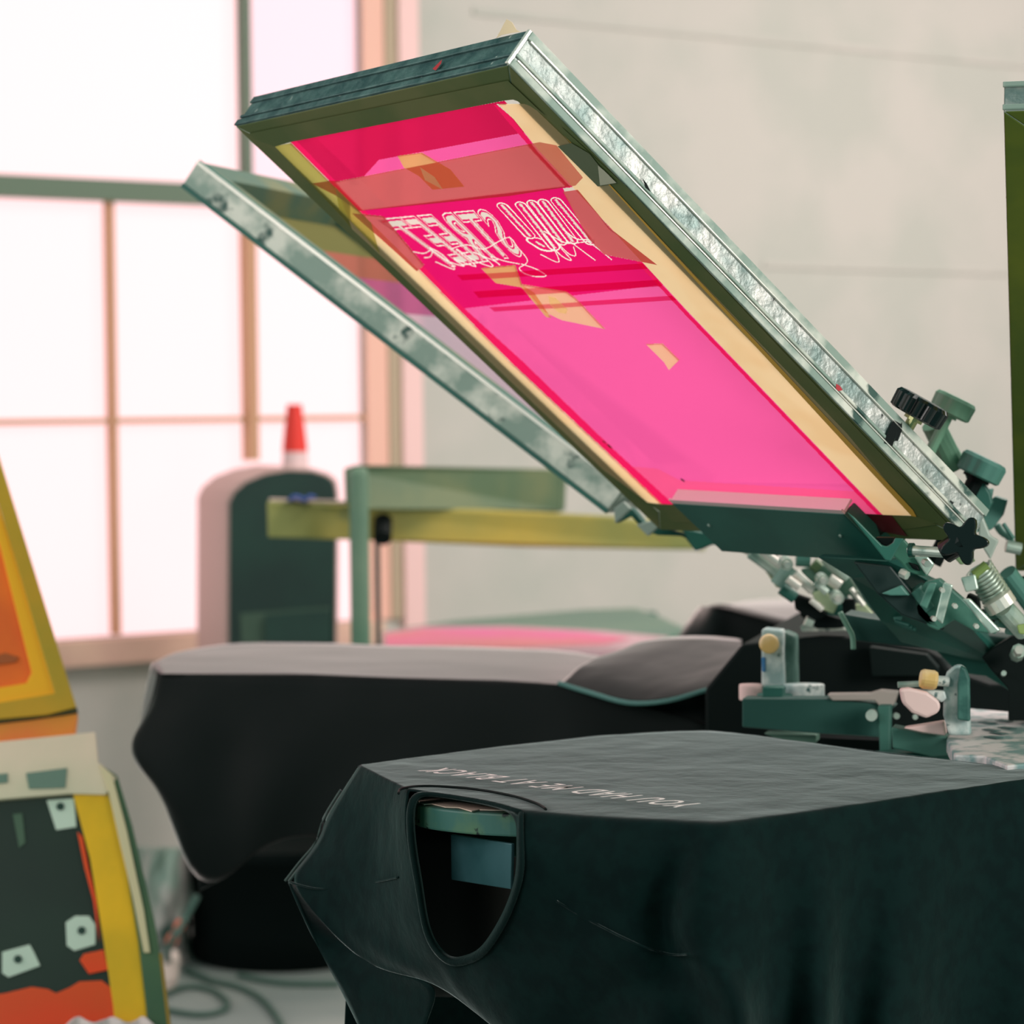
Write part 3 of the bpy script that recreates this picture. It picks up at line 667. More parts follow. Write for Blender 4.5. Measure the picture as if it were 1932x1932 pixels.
# second shirt, behind
s2 = thing('t_shirt', (-.2, 3.6, ZP), 'second black t-shirt, blurred, spread over the board behind the nearest one, top catching window light', 't-shirt')
Bn = atz(302, 1270, ZP); Bf = atz(440, 1211, ZP); Bk = atz(288, 1251, ZP); Br = atz(1060, 1291, ZP); Brf = atz(1110, 1226, ZP)
back = [(288, 1251), (340, 1226), (440, 1211), (620, 1214), (900, 1221), (1110, 1226), (1200, 1230), (1300, 1234)]
front = [(302, 1271), (345, 1272), (450, 1273), (630, 1277), (900, 1285), (1060, 1291), (1180, 1296), (1330, 1302)]
rows = [[tp(bx_ + (fx - bx_) * j / 4, by_ + (fy - by_) * j / 4) - V((0, 0, .04 * max(0, (i - 5)) / 2)) for i, ((bx_, by_), (fx, fy)) in enumerate(zip(back, front))] for j in range(5)]
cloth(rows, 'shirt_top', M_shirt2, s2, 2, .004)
nB = V((Br.y - Bn.y, Bn.x - Br.x, 0)).normalized(); nB = nB if nB.y < 0 else -nB
def fb(x, y, d=0): return onp(x, y, Bn + nB * d, nB)
cs = [[(302, 1271, 0), (292, 1330, -.0), (262, 1376, .01), (246, 1410, .02), (262, 1450, .02), (303, 1482, .0)],
      [(345, 1272, 0), (340, 1330, .01), (325, 1390, .02), (310, 1440, .03), (320, 1500, .04), (318, 1550, .01)],
      [(400, 1273, 0), (395, 1340, .01), (390, 1410, .015), (375, 1500, .03), (372, 1600, .02), (374, 1684, .0)],
      [(450, 1274, 0), (450, 1350, .012), (450, 1430, .01), (440, 1520, .01), (445, 1600, .01), (445, 1648, .0)],
      [(520, 1275, 0), (520, 1350, .01), (505, 1430, .03), (490, 1500, .04), (488, 1560, .03), (485, 1600, .02)],
      [(630, 1277, 0), (640, 1350, .01), (640, 1430, .0), (630, 1500, .0), (600, 1540, .0), (570, 1568, .0)],
      [(760, 1281, 0), (770, 1350, .01), (770, 1430, .02), (760, 1500, .03), (750, 1550, .03), (700, 1590, .02)],
      [(900, 1286, 0), (910, 1350, .01), (910, 1430, .0), (920, 1500, .0), (930, 1560, .0), (930, 1640, .0)],
      [(1060, 1291, 0), (1070, 1340, .01), (1080, 1400, .02), (1090, 1460, .03), (1100, 1560, .03), (1100, 1640, .02)],
      [(1180, 1299, 0), (1190, 1340, .0), (1200, 1400, .0), (1210, 1460, .0), (1220, 1560, .0), (1220, 1640, .0)],
      [(1335, 1300, 0), (1340, 1340, .0), (1350, 1400, .01), (1350, 1460, .0), (1350, 1560, .0), (1350, 1640, .0)]]
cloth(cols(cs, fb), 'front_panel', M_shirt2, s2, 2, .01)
cs = [[Bk, Bk + V((-.012, -.0, -.05)), Bk + V((-.02, 0, -.1))], [Bn, fb(292, 1330), fb(262, 1376, .01)]]
cloth(cs, 'end_panel', M_shirt2, s2, 2, .0)
cs = [[(374, 1682, .0), (372, 1600, -.05)], [(410, 1664, -.02), (420, 1600, -.08)], [(446, 1646, 0), (450, 1580, -.08)], [(486, 1590, .0), (488, 1540, -.06)]]
cloth(cols(cs, fb), 'sleeve', M_shirt2, s2, 2, .0)
# sagging end of the cloth towards the press
sag = [[(1055, 1289, 0), (1110, 1306, .03), (1185, 1326, .05), (1260, 1322, .06), (1340, 1300, .05), (1400, 1290, .03)],
       [(1085, 1264, -.03), (1130, 1272, .0), (1190, 1296, .02), (1260, 1296, .03), (1340, 1280, .02), (1400, 1268, .0)],
       [(1120, 1240, -.1), (1160, 1236, -.08), (1210, 1250, -.06), (1270, 1256, -.06), (1340, 1252, -.06), (1400, 1244, -.06)],
       [(1170, 1228, -.2), (1200, 1210, -.2), (1240, 1205, -.2), (1290, 1200, -.2), (1340, 1200, -.2), (1400, 1205, -.2)]]
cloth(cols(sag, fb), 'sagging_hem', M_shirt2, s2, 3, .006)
m = MB(); m.tube([fb(x, y, d + .003) for x, y, d in spline(sag[0], 4)], .003, 6); m.obj('hem_seam', mat('teal_hem', (70, 116, 110), .6), s2, smooth=True)
m = MB(); pz = V((0, 0, -.012)); m.prism([Bk + pz + V((.02, 0, 0)), Bn + pz + V((.02, .02, 0)), Br + pz + V((.1, .02, 0)), Brf + pz + V((.1, 0, 0)), Bf + pz + V((.02, 0, 0))], (0, 0, -.02)); tag(m.obj('platen', M_bside, None), 'board hidden inside the second blurred black t-shirt', 'platen', 'printing boards of the press')

# third shirt farther back, on the right
s3 = thing('t_shirt', (.35, 4.0, ZP), 'third black t-shirt, on the farthest board beyond the second one', 't-shirt')
YC = 4.1
def fc(x, y, d=0): return at(x, y, YC + d)
cs = [[(1322, 1147, .1), (1300, 1170, .05), (1278, 1200, .0), (1262, 1232, .0), (1240, 1300, 0)],
      [(1345, 1141, .0), (1335, 1180, -.03), (1325, 1220, -.03), (1310, 1260, -.03), (1310, 1330, 0)],
      [(1385, 1140, .0), (1375, 1185, -.01), (1360, 1230, -.01), (1350, 1280, 0), (1350, 1340, 0)],
      [(1440, 1165, -.05), (1430, 1200, -.03), (1420, 1240, -.0), (1410, 1290, 0), (1410, 1340, 0)],
      [(1560, 1200, -.1), (1560, 1225, -.1), (1560, 1260, -.1), (1560, 1300, -.1), (1560, 1340, -.1)]]
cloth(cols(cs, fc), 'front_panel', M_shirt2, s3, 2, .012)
zc = fc(1345, 1142).z
cs = [[(1322, 1147, .1), (1345, 1142, .0), (1390, 1152, -.1), (1450, 1172, -.2), (1560, 1200, -.3)], [(1370, 1137, .3), (1420, 1134, .2), (1500, 1136, .1), (1560, 1150, 0), (1640, 1180, -.1)], [(1440, 1131, .5), (1500, 1129, .5), (1560, 1132, .4), (1620, 1140, .3), (1700, 1160, .2)]]
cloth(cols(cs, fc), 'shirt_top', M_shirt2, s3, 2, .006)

# ------------------------------------------------------------------ the press
def cyl(x0, y0, Y0, x1, y1, Y1, rpx, name, mt, root, n=14, bev=0.0, rp2=None):
    a, b = at(x0, y0, Y0), at(x1, y1, Y1); r = rpx * (Y0 + Y1) / 2 / F; r2 = (rp2 if rp2 is not None else rpx) * (Y0 + Y1) / 2 / F
    m = MB(); m.tube([a, b], [r, r2], n); return m.obj(name, mt, root, smooth=False, bevel=bev)
def slab(pts, Y, depth, name, mt, root, bev=.0015, ddir=(0.25, 1, 0)):
    """plate whose front outline is given; Y may be a list (per corner); thickness goes away from the viewer"""
    Ys = Y if isinstance(Y, (list, tuple)) else [Y] * len(pts)
    m = MB(); m.prism([at(x, y, q) for (x, y), q in zip(pts, Ys)], V(ddir).normalized() * depth); return m.obj(name, mt, root, bevel=bev)
def knob(c, ax, r, h, lobes, name, mt, root, depth=.12, shaft=None, smt=None, sr=.2):
    ax = V(ax).normalized(); a = ax.cross(V((0, 0, 1)) if abs(ax.z) < .9 else V((1, 0, 0))).normalized(); b = ax.cross(a); c = V(c)
    N = lobes * 8; prof = [(-.5, .84), (-.42, .97), (.30, 1.0), (.46, .9), (.5, .7)]
    m = MB(); i = 0
    for z, k in prof:
        for t in range(N):
            th = 2 * pi * t / N; q = k * r * (1 - depth * (0.5 - 0.5 * cos(lobes * th)) ** 2)
            m.v.append(c + ax * z * h + (a * cos(th) + b * sin(th)) * q)
    for k in range(len(prof) - 1):
        for t in range(N): u = (t + 1) % N; m.f.append((k * N + t, k * N + u, (k + 1) * N + u, (k + 1) * N + t)); m.m.append(0)
    m.f.append(tuple(range(N))[::-1]); m.f.append(tuple((len(prof) - 1) * N + t for t in range(N))); m.m += [0, 0]
    o = m.obj(name, mt, root)
    if shaft:
        m = MB(); m.tube([c - ax * h * .4, c - ax * (h * .5 + shaft)], r * sr, 14); m.tube([c - ax * h * .5, c - ax * (h * .5 + r * .12)], r * sr * 1.7, 14); m.obj('knob_shaft', smt or M_steel, o)
    return o
# channel that clamps the pink screen from below
cN = .004; dN = .020
def ch(x, y, c=0): return FA.px(x, y, -c)
u1, v1 = FA.uv(1270, 946, -.016); u0, v0 = FA.uv(1596, 966, -.016); _, vb = FA.uv(1684, 1058, -.016)
ul, ur = u1, u0
m = MB(); m.prism([FA.p(ul, v1, -.016), FA.p(ur, v0, -.016), FA.p(ur, vb, -.016), FA.p(ul - .0, vb + .006, -.016)], -FA.n * .003); chn = m.obj('clamp_channel', M_teal, press, bevel=.001)
m = MB(); m.box(FA.p(ul, v1, -.016), FA.p(ur, v0, -.016) - FA.p(ul, v1, -.016), FA.n * .014, FA.l * .003); m.box(FA.p(ul, v1, -.0185), FA.p(ur, v0, 0) - FA.p(ul, v1, 0), FA.l * .006, FA.n * .002); m.obj('clamp_lip', mat('pale_steel_edge', (220, 190, 190), .4, .1), chn)
m = MB(); e = [(ur, v0), (ur, vb)]
pl = [FA.p(ur, v0, -.019), FA.p(ur, vb, -.019), FA.p(ur, vb + .002, .012), FA.p(ur, vb + .02, .012), FA.p(ur, vb + .030, -.008), FA.p(ur, vb + .042, -.002), FA.p(ur, v0 - .004, -.002)]
m.prism(pl, FA.w * .003); m.obj('end_flange', mat('teal_flange', (44, 92, 78), .5), chn)
for x, y in ((1338, 990), (1586, 1010)):
    c = FA.px(x, y, -.0195); m = MB(); m.tube([c, c - FA.n * .0015], .0018, 8); m.obj('rivet', M_steel, chn)
slab([(1598, 966), (1612, 976), (1664, 1029), (1674, 1031), (1684, 1024), (1688, 1015), (1705, 1016), (1680, 1059), (1670, 1057)], 2.48, .003, 'end_flange_face', mat('flange_face', (40, 100, 86), .45), press)
# upper clamp bar over the lower rail and its knobs
m = MB(); m.box(FA.p(.03, -.02, ST + .001), FA.w * (SW - .06), FA.l * .05, FA.n * .006); m.obj('clamp_bar', M_teal, press, bevel=.001)
kc = at(1735, 770, 2.50); kx = (at(1748, 742, 2.50) - at(1722, 800, 2.50)).normalized() * .6 + V((.15, .35, .45)); knob(kc, FA.n * .75 + V((.0, -.34, .1)), .0275, .020, 12, 'clamp_knob', M_knob, press, .16, .045, M_brass, .2)
knob(at(1798, 766, 2.72), (.45, -.05, .9), .0225, .020, 8, 'clamp_knob', M_gknob2, press, .06, .12, M_gknob2, .25)
knob(at(1852, 882, 2.74), (.45, -.05, .9), .0245, .022, 8, 'clamp_knob', M_gknob, press, .06, .10, M_black, .35)
# stems, brackets behind the lower corner
cyl(1760, 800, 2.74, 1800, 880, 2.76, 22, 'bracket_stem', M_gknob2, press)
slab([(1752, 818), (1790, 822), (1822, 872), (1800, 890), (1770, 850)], 2.78, .02, 'bracket_tab', M_gknob2, press)
slab([(1818, 888), (1850, 900), (1868, 932), (1872, 950), (1858, 975), (1836, 940)], 2.74, .02, 'bracket_tab', M_teal, press)
slab([(1848, 924), (1873, 922), (1868, 952), (1850, 948)], 2.76, .02, 'bracket_tab', M_gknob, press)
slab([(1866, 945), (1878, 936), (1900, 944), (1892, 972), (1870, 1000), (1850, 1002), (1840, 1006), (1858, 970)], 2.80, .02, 'bracket_tab', M_gknob, press)
cyl(1893, 988, 2.8, 1912, 1016, 2.8, 4, 'bolt', M_gknob, press); cyl(1898, 1030, 2.8, 1926, 1036, 2.8, 12, 'bolt', M_steel, press)
# star knob with its shaft
star = at(1818, 1020, 2.46)
m = MB(); a, b = V((.25, .0, 1)).normalized(), V((.95, -.25, -.25)).normalized(); ax = a.cross(b).normalized(); b = ax.cross(a).normalized(); N = 60
ring_ = []
for t in range(N):
    th = 2 * pi * t / N; q = .0130 + .0105 * (0.5 + 0.5 * cos(5 * th - .9)) ** 1.1; ring_.append(star + a * cos(th) * q + b * sin(th) * q)
m.prism([p - ax * .009 for p in ring_], ax * .018); sk = m.obj('star_knob', M_knob, press, bevel=.002)
m = MB(); m.tube([star, at(1782, 1042, 2.47)], .011, 16); m.obj('knob_hub', M_knob, sk)
cyl(1716, 1038, 2.50, 1790, 1043, 2.47, 10, 'knob_shaft', M_steel, sk)
cyl(1716, 1038, 2.50, 1724, 1038, 2.498, 14, 'shaft_collar', M_teal, sk)
# bracket under the corner, with slotted hole
slab([(1686, 1020), (1706, 1018), (1722, 1036), (1718, 1050), (1740, 1050), (1762, 1066), (1748, 1088), (1728, 1084), (1712, 1078), (1700, 1062), (1684, 1048)], 2.53, .006, 'hinge_bracket', mat('hinge_teal', (60, 116, 96), .5), press)
slab([(1712, 1060), (1732, 1066), (1736, 1078), (1722, 1074)], 2.527, .003, 'bracket_slot', M_black, press)
slab([(1724, 1050), (1750, 1050), (1763, 1064), (1748, 1086), (1742, 1078)], 2.525, .004, 'bracket_tab', M_steel, press)
for x, y, r in ((1668, 1020, 12),):
    slab([(1650, 1014), (1688, 1015), (1684, 1024), (1672, 1031), (1664, 1028)], 2.50, .02, 'flange_opening', M_black, press)
# main arm of the front head, sloping down to the hub
slab([(1540, 1050), (1672, 1060), (1700, 1052), (1732, 1086), (1762, 1100), (1800, 1150), (1900, 1240), (1900, 1262), (1700, 1212), (1660, 1168), (1630, 1130), (1605, 1090)], [2.62, 2.60, 2.6, 2.6, 2.62, 2.66, 2.8, 2.8, 2.74, 2.7, 2.68, 2.64], .05, 'head_arm', M_teal, press)
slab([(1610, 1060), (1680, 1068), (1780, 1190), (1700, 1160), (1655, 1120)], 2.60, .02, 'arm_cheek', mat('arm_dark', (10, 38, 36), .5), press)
slab([(1662, 1120), (1700, 1104), (1716, 1124), (1680, 1124)], 2.59, .01, 'arm_web', M_gknob, press)
# horizontal carrier beam with curved gusset
slab([(1592, 1158), (1640, 1166), (1932, 1208), (1990, 1216), (1990, 1260), (1862, 1240), (1780, 1228), (1604, 1208)], 2.78, .06, 'carrier_beam', mat('beam_teal', (18, 60, 54), .5), press)
slab([(1765, 1226), (1850, 1240), (1932, 1208), (1990, 1216), (1990, 1345), (1930, 1345), (1900, 1300), (1860, 1276), (1830, 1272), (1800, 1262)], 2.79, .02, 'gusset', M_teal, press)
slab([(1880, 1218), (1910, 1200), (1940, 1202), (1990, 1210), (1990, 1360), (1902, 1360), (1902, 1300), (1868, 1262), (1852, 1240)], 2.74, .03, 'pivot_plate', M_black, press)
cyl(1918, 1236, 2.72, 1922, 1228, 2.69, 14, 'pivot_bolt', M_steel, press, 8); cyl(1920, 1232, 2.69, 1923, 1226, 2.675, 9, 'pivot_bolt', M_bright, press, 6)
cyl(1893, 1272, 2.735, 1894, 1270, 2.72, 5, 'bolt', M_steel, press)
# dark hub and plates below
slab([(1550, 1200), (1600, 1202), (1750, 1225), (1775, 1240), (1790, 1262), (1870, 1290), (1960, 1290), (1960, 1470), (1330, 1470), (1330, 1300), (1400, 1215)], 3.05, .6, 'hub_housing', M_black, press, .004)
slab([(1640, 1220), (1748, 1235), (1770, 1260), (1768, 1276), (1645, 1276)], 3.02, .02, 'hub_plate', mat('hub_plate_teal', (5, 20, 18), .6, spec=.15), press)
m = MB(); m.tube([V((.94, 3.3, .02)), V((.94, 3.3, .8))], .13, 24); m.obj('pedestal', M_black, press)
m = MB(); m.tube([V((.94, 3.3, 0)), V((.94, 3.3, .03))], .38, 28); m.obj('base_plate', M_black, press)
# spring carriers (front head): two angled channel pieces
slab([(1745, 1098), (1772, 1092), (1816, 1130), (1880, 1196), (1840, 1192), (1800, 1170), (1770, 1190), (1752, 1182), (1730, 1160), (1724, 1130)], 2.60, .02, 'spring_carrier', mat('carrier_green', (52, 104, 90), .5, c2=(72, 124, 108), scale=30), press)
slab([(1780, 1098), (1798, 1104), (1778, 1178), (1764, 1166)], 2.585, .006, 'carrier_rib', M_steel, press)
slab([(1752, 1100), (1768, 1100), (1748, 1150), (1734, 1142)], 2.585, .006, 'carrier_rib', mat('rib_teal', (80, 130, 116), .5), press)
cyl(1724, 1112, 2.61, 1752, 1148, 2.61, 22, 'carrier_roller', M_gknob, press, 18)
slab([(1815, 1130), (1830, 1130), (1888, 1190), (1868, 1196)], 2.575, .008, 'carrier_flange', M_steel, press)
# coil-spring cylinders on the right
def springcyl(x0, y0, x1, y1, Y, r, nm='spring'):
    a, b = at(x0, y0, Y), at(x1, y1, Y + .01); rr = r * Y / F; d = (b - a); L_ = d.length; d.normalize(); p = d.cross(V((0, 1, 0))).normalized(); q = d.cross(p)
    m = MB(); m.tube([a, b], rr * .72, 14); core = m.obj('spring_barrel', M_steel, press)
    m = MB(); n = 9; m.tube([a + d * L_ * t / (n * 10) + (p * cos(2 * pi * t / 10) + q * sin(2 * pi * t / 10)) * rr for t in range(n * 10 + 1)], rr * .16, 6); m.obj(nm, mat('pale_spring', (188, 200, 186), .35, .4), core, smooth=True)
springcyl(1846, 1074, 1884, 1132, 2.62, 26); cyl(1838, 1086, 2.61, 1862, 1066, 2.61, 10, 'spring_cap', mat('brass_cap', (140, 160, 90), .4, .4), press)
cyl(1880, 1128, 2.60, 1892, 1146, 2.60, 30, 'barrel_collar', M_bright, press, 18)
cyl(1892, 1146, 2.61, 1932, 1190, 2.63, 20, 'barrel', M_steel, press); cyl(1900, 1080, 2.72, 1960, 1160, 2.74, 18, 'barrel', M_gknob, press)
for k, (x, y) in enumerate(((1862, 1160), (1880, 1176), (1900, 1190))): cyl(x, y, 2.63, x + 34, y + 6, 2.64, 7, 'linkage_rod', M_gknob, press)
slab([(1812, 1090), (1840, 1084), (1846, 1112), (1822, 1118)], 2.60, .01, 'linkage_plate', M_steel, press)
slab([(1918, 1180), (1940, 1176), (1950, 1200), (1922, 1196)], 2.6, .01, 'linkage_plate', mat('ochre_plate', (150, 170, 100), .5), press)
slab([(1890, 1092), (1990, 1084), (1990, 1118), (1900, 1112)], 2.78, .02, 'linkage_plate', M_black, press)
slab([(1848, 960), (1868, 1010), (1884, 1020), (1868, 1056), (1846, 1020)], 2.72, .01, 'curved_guard', mat('pale_guard', (180, 190, 180), .4), press)
# rear head: clamp cylinders between the beam and the second screen
RY = 3.02
cyl(1418, 1040, RY, 1478, 1084, RY, 15, 'clamp_cylinder', M_steel, press); cyl(1438, 1040, RY - .02, 1474, 1068, RY - .02, 8, 'clamp_cylinder', M_bright, press)
slab([(1430, 1042), (1436, 1044), (1478, 1112), (1464, 1108), (1440, 1072)], RY + .02, .02, 'guide_rod', mat('olive_rod', (150, 160, 130), .5), press)
cyl(1470, 1108, RY - .03, 1496, 1072, RY - .03, 20, 'roller', mat('roller_grey', (112, 142, 130), .5), press, 18)
cyl(1474, 1110, RY - .05, 1500, 1128, RY - .05, 12, 'roller_end', M_teal, press)
cyl(1500, 1082, RY - .06, 1534, 1114, RY - .06, 10, 'bare_rod', M_bright, press)
cyl(1502, 1056, RY, 1528, 1058, RY, 13, 'knurled_nut', M_gknob, press, 10); cyl(1534, 1062, RY, 1546, 1072, RY, 12, 'knurled_nut', mat('ochre_nut', (116, 140, 100), .5), press, 10)
cyl(1556, 1052, RY - .02, 1596, 1094, RY - .02, 11, 'bare_rod', mat('rod_pale', (176, 190, 178), .4, .3), press)
slab([(1510, 1074), (1556, 1066), (1580, 1088), (1600, 1080), (1620, 1092), (1652, 1140), (1650, 1152), (1636, 1146), (1620, 1140), (1600, 1120), (1588, 1140), (1572, 1152), (1550, 1140), (1530, 1120)], RY, .03, 'clamp_casting', mat('casting_green', (84, 128, 110), .5, c2=(120, 156, 140), scale=40), press)
slab([(1602, 1092), (1612, 1086), (1652, 1142), (1640, 1144)], RY - .02, .012, 'casting_edge', mat('casting_pale', (196, 204, 190), .4), press)
cyl(1564, 1092, RY - .03, 1584, 1106, RY - .03, 11, 'roller_end', M_bright, press)
slab([(1532, 1118), (1552, 1112), (1580, 1140), (1572, 1158), (1540, 1146)], RY - .03, .01, 'hinge_tab', mat('pale_ochre_tab', (190, 200, 160), .5), press)
slab([(1612, 1140), (1630, 1140), (1652, 1164), (1640, 1168), (1614, 1160)], RY - .04, .01, 'hinge_tab', MATS['pale_ochre_tab'], press)
slab([(1556, 1114), (1600, 1128), (1610, 1166), (1560, 1160)], RY - .01, .01, 'casting_shade_slab', M_teal, press)  # dark slab standing in for shade at the casting
slab([(1508, 1160), (1520, 1144), (1560, 1160), (1600, 1172), (1590, 1185), (1540, 1186)], RY + .02, .03, 'pivot_block', M_black, press)
cyl(1520, 1170, RY - .01, 1534, 1176, RY - .01, 11, 'bolt', M_steel, press)
slab([(1510, 1180), (1590, 1182), (1600, 1190), (1512, 1192)], RY + .03, .02, 'arm_plate', M_alub, press)
m = MB(); m.tube([at(x, y, 2.76) for x, y in spline([(1585, 1155), (1598, 1180), (1608, 1200), (1610, 1225)], 5)], .0028, 8); m.obj('cable_tie', mat('tie_green', (110, 150, 130), .5), press, smooth=True)
for x0, y0, x1, y1, r, mt in ((1446, 1028, 1470, 1044, 7, M_bright), (1486, 1092, 1508, 1108, 8, M_bright), (1538, 1098, 1560, 1118, 7, M_steel), (1584, 1072, 1604, 1062, 8, M_steel), (1606, 1110, 1630, 1142, 5, M_bright), (1530, 1132, 1552, 1150, 6, M_bright)):
    cyl(x0, y0, RY - .07, x1, y1, RY - .07, r, 'clamp_pin', mt, press, 12)
for x, y, r in ((1480, 1060, 12), (1548, 1090, 11), (1576, 1124, 12), (1622, 1112, 7)):
    cyl(x, y, RY - .06, x + 5, y + 5, RY - .075, r, 'washer', M_steel, press, 18); cyl(x + 4, y + 4, RY - .075, x + 6, y + 6, RY - .09, r * .55, 'hex_bolt', M_bright, press, 6)
slab([(1496, 1120), (1530, 1132), (1560, 1160), (1540, 1172), (1500, 1150)], RY - .02, .02, 'clamp_shade_slab', M_black, press)  # black slabs here and below stand in for shade inside the clamp
slab([(1588, 1130), (1612, 1130), (1614, 1164), (1590, 1168)], RY - .05, .01, 'clamp_shade_slab', M_black, press)
cyl(1700, 1080, 2.58, 1712, 1086, 2.575, 9, 'bolt', M_steel, press, 6); cyl(1744, 1060, 2.50, 1750, 1064, 2.49, 7, 'bolt', M_bright, press, 6)
for x, y in ((1776, 1112), (1800, 1142), (1760, 1166), (1840, 1180)): cyl(x, y, 2.578, x + 3, y + 2, 2.565, 5, 'bolt', M_bright, press, 6)
for k in range(3): cyl(1690 + 6 * k, 1172 + 4 * k, 2.7, 1716 + 6 * k, 1180 + 4 * k, 2.69, 4, 'linkage_rod', M_teal, press)
cyl(1680, 1160, 2.72, 1694, 1164, 2.70, 9, 'bolt', M_gknob, press, 14)
slab([(1806, 1032), (1826, 1040), (1840, 1060), (1812, 1066), (1798, 1050)], 2.60, .01, 'wing_nut', mat('ochre_nut', (116, 140, 100)), press)
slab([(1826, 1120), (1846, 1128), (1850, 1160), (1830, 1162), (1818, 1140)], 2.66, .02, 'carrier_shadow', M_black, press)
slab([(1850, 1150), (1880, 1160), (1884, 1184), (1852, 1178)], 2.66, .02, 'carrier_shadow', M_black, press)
m = MB(); m.tube([at(x, y, 2.62) for x, y in spline([(1856, 1168), (1862, 1150), (1876, 1150), (1884, 1164)], 5)], .0026, 8); m.obj('wire_hook', M_gknob, press, smooth=True)
m = MB(); m.tube([at(x, y, 2.9) for x, y in spline([(1880, 990), (1890, 1004), (1902, 1012), (1908, 1024)], 5)], .004, 8); m.obj('wire_hook', M_gknob, press, smooth=True)
# zig-zag bracket below the second screen's lower end
for pts in ([(1158, 960), (1176, 946), (1190, 960), (1160, 988)], [(1222, 1012), (1248, 988), (1230, 982), (1200, 990)]): slab(pts, 3.1, .012, 'bracket_tooth', mat('tooth_grey', (150, 160, 150), .5), press)
slab([(1176, 952), (1196, 962), (1216, 988), (1250, 986), (1270, 1002), (1300, 1010), (1330, 1030), (1312, 1040), (1290, 1012), (1240, 1010), (1214, 1000), (1190, 974), (1162, 988)], 3.14, .02, 'toothed_bracket', M_teal, press)
slab([(1252, 986), (1300, 1000), (1390, 1018), (1400, 1030), (1340, 1028), (1312, 1040), (1290, 1004)], 3.12, .05, 'rear_head_arm', M_teal, press)
slab([(1390, 1024), (1440, 1036), (1428, 1052), (1400, 1044)], 3.05, .02, 'rear_head_link', M_alub, press)
# registration posts and brackets on the platen arms
SY = 2.86
slab([(1436, 1186), (1476, 1190), (1478, 1298), (1436, 1298)], SY, .03, 'stop_post', M_cast, press, .003)
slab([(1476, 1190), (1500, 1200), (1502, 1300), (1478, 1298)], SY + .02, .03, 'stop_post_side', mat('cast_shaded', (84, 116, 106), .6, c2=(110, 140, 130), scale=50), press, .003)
c = at(1450, 1214, SY - .01); m = MB(); m.tube([c, c + V((0, -.012, 0))], .0105, 20); m.obj('stop_knob', M_cream, press, bevel=.002)
slab([(1436, 1240), (1444, 1240), (1444, 1268), (1437, 1268)], SY - .003, .004, 'blue_sticker', mat('blue_sticker', (60, 120, 170), .5), press)
def oval(cx, cy, rx, ry, Y, h, name, mt):
    m = MB(); m.prism([at(cx, cy, Y) + V((cos(t) * rx * Y / F, sin(t) * rx * Y / F * .6, 0)) for t in [2 * pi * k / 24 for k in range(24)]], (0, 0, -h)); return m.obj(name, mt, press, bevel=.002)
oval(1416, 1290, 22, 8, SY, .018, 'stop_pad', M_pinkw); oval(1516, 1290, 40, 10, SY, .018, 'stop_pad', M_cast); oval(1470, 1304, 66, 8, SY + .01, .010, 'stop_pad_base', M_gknob)
slab([(1438, 1296), (1478, 1297), (1477, 1322), (1438, 1320)], SY - .04, .02, 'post_foot', M_teal, press)
slab([(1400, 1318), (1560, 1318), (1690, 1332), (1674, 1345), (1672, 1392), (1540, 1384), (1400, 1372)], SY - .06, .03, 'platen_beam', mat('beam_green', (26, 74, 66), .5), press)
slab([(1560, 1310), (1640, 1309), (1660, 1303), (1694, 1306), (1686, 1330), (1668, 1342), (1650, 1322), (1570, 1322)], SY - .065, .02, 'beam_cap', mat('beam_cap_pink', (172, 160, 152), .5), press)
slab([(1656, 1332), (1680, 1332), (1678, 1430), (1660, 1430)], 2.76, .02, 'upright', mat('upright_green', (54, 104, 92), .5), press)
cyl(1646, 1348, 2.77, 1644, 1350, 2.75, 11, 'bolt', M_steel, press); cyl(1690, 1350, 2.8, 1692, 1351, 2.78, 6, 'bolt', M_steel, press); cyl(1726, 1352, 2.8, 1727, 1353, 2.78, 5, 'bolt', M_steel, press)
slab([(1440, 1384), (1540, 1386), (1540, 1402), (1470, 1396)], 2.83, .03, 'shelf_strip', mat('strip_grey_green', (92, 128, 112), .6), press)
slab([(1480, 1388), (1668, 1396), (1668, 1440), (1480, 1440)], 2.95, .05, 'lower_plate', M_black, press)
# near bracket on the right
NY = 2.62
pts = [(1780, 1285), (1786, 1268), (1800, 1256), (1812, 1254), (1822, 1262), (1828, 1280), (1829, 1340), (1832, 1388), (1790, 1388), (1779, 1350)]
slab(pts, NY, .012, 'latch_bracket', M_cast, press, .003)
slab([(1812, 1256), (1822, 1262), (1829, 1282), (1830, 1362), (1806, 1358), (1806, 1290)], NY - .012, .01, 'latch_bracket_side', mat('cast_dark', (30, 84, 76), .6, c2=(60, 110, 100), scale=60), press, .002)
c0, c1 = at(1736, 1280, NY - .01), at(1768, 1284, NY - .01); m = MB(); m.tube([c0, c0.lerp(c1, .2), c0.lerp(c1, .8), c1], [.0082, .0098, .0098, .0082], 18); m.obj('latch_knob', M_cream, press, bevel=.001)
cyl(1694, 1292, NY + .02, 1740, 1290, NY + .02, 6, 'latch_rod', M_steel, press); cyl(1764, 1284, NY, 1790, 1286, NY, 10, 'latch_rod', M_cast, press)
m = MB(); Lp = [(1698, 1300), (1716, 1298), (1750, 1306), (1772, 1322), (1776, 1334), (1770, 1346), (1748, 1356), (1722, 1346), (1704, 1328)]
m.prism([at(x, y, NY - .02) for x, y in Lp], V((.0, .012, 0))); m.obj('latch_disc', M_pinkw, press, bevel=.003)
slab([(1704, 1300), (1782, 1304), (1786, 1318), (1776, 1326), (1750, 1308)], NY - .005, .012, 'latch_plate', M_cast, press)
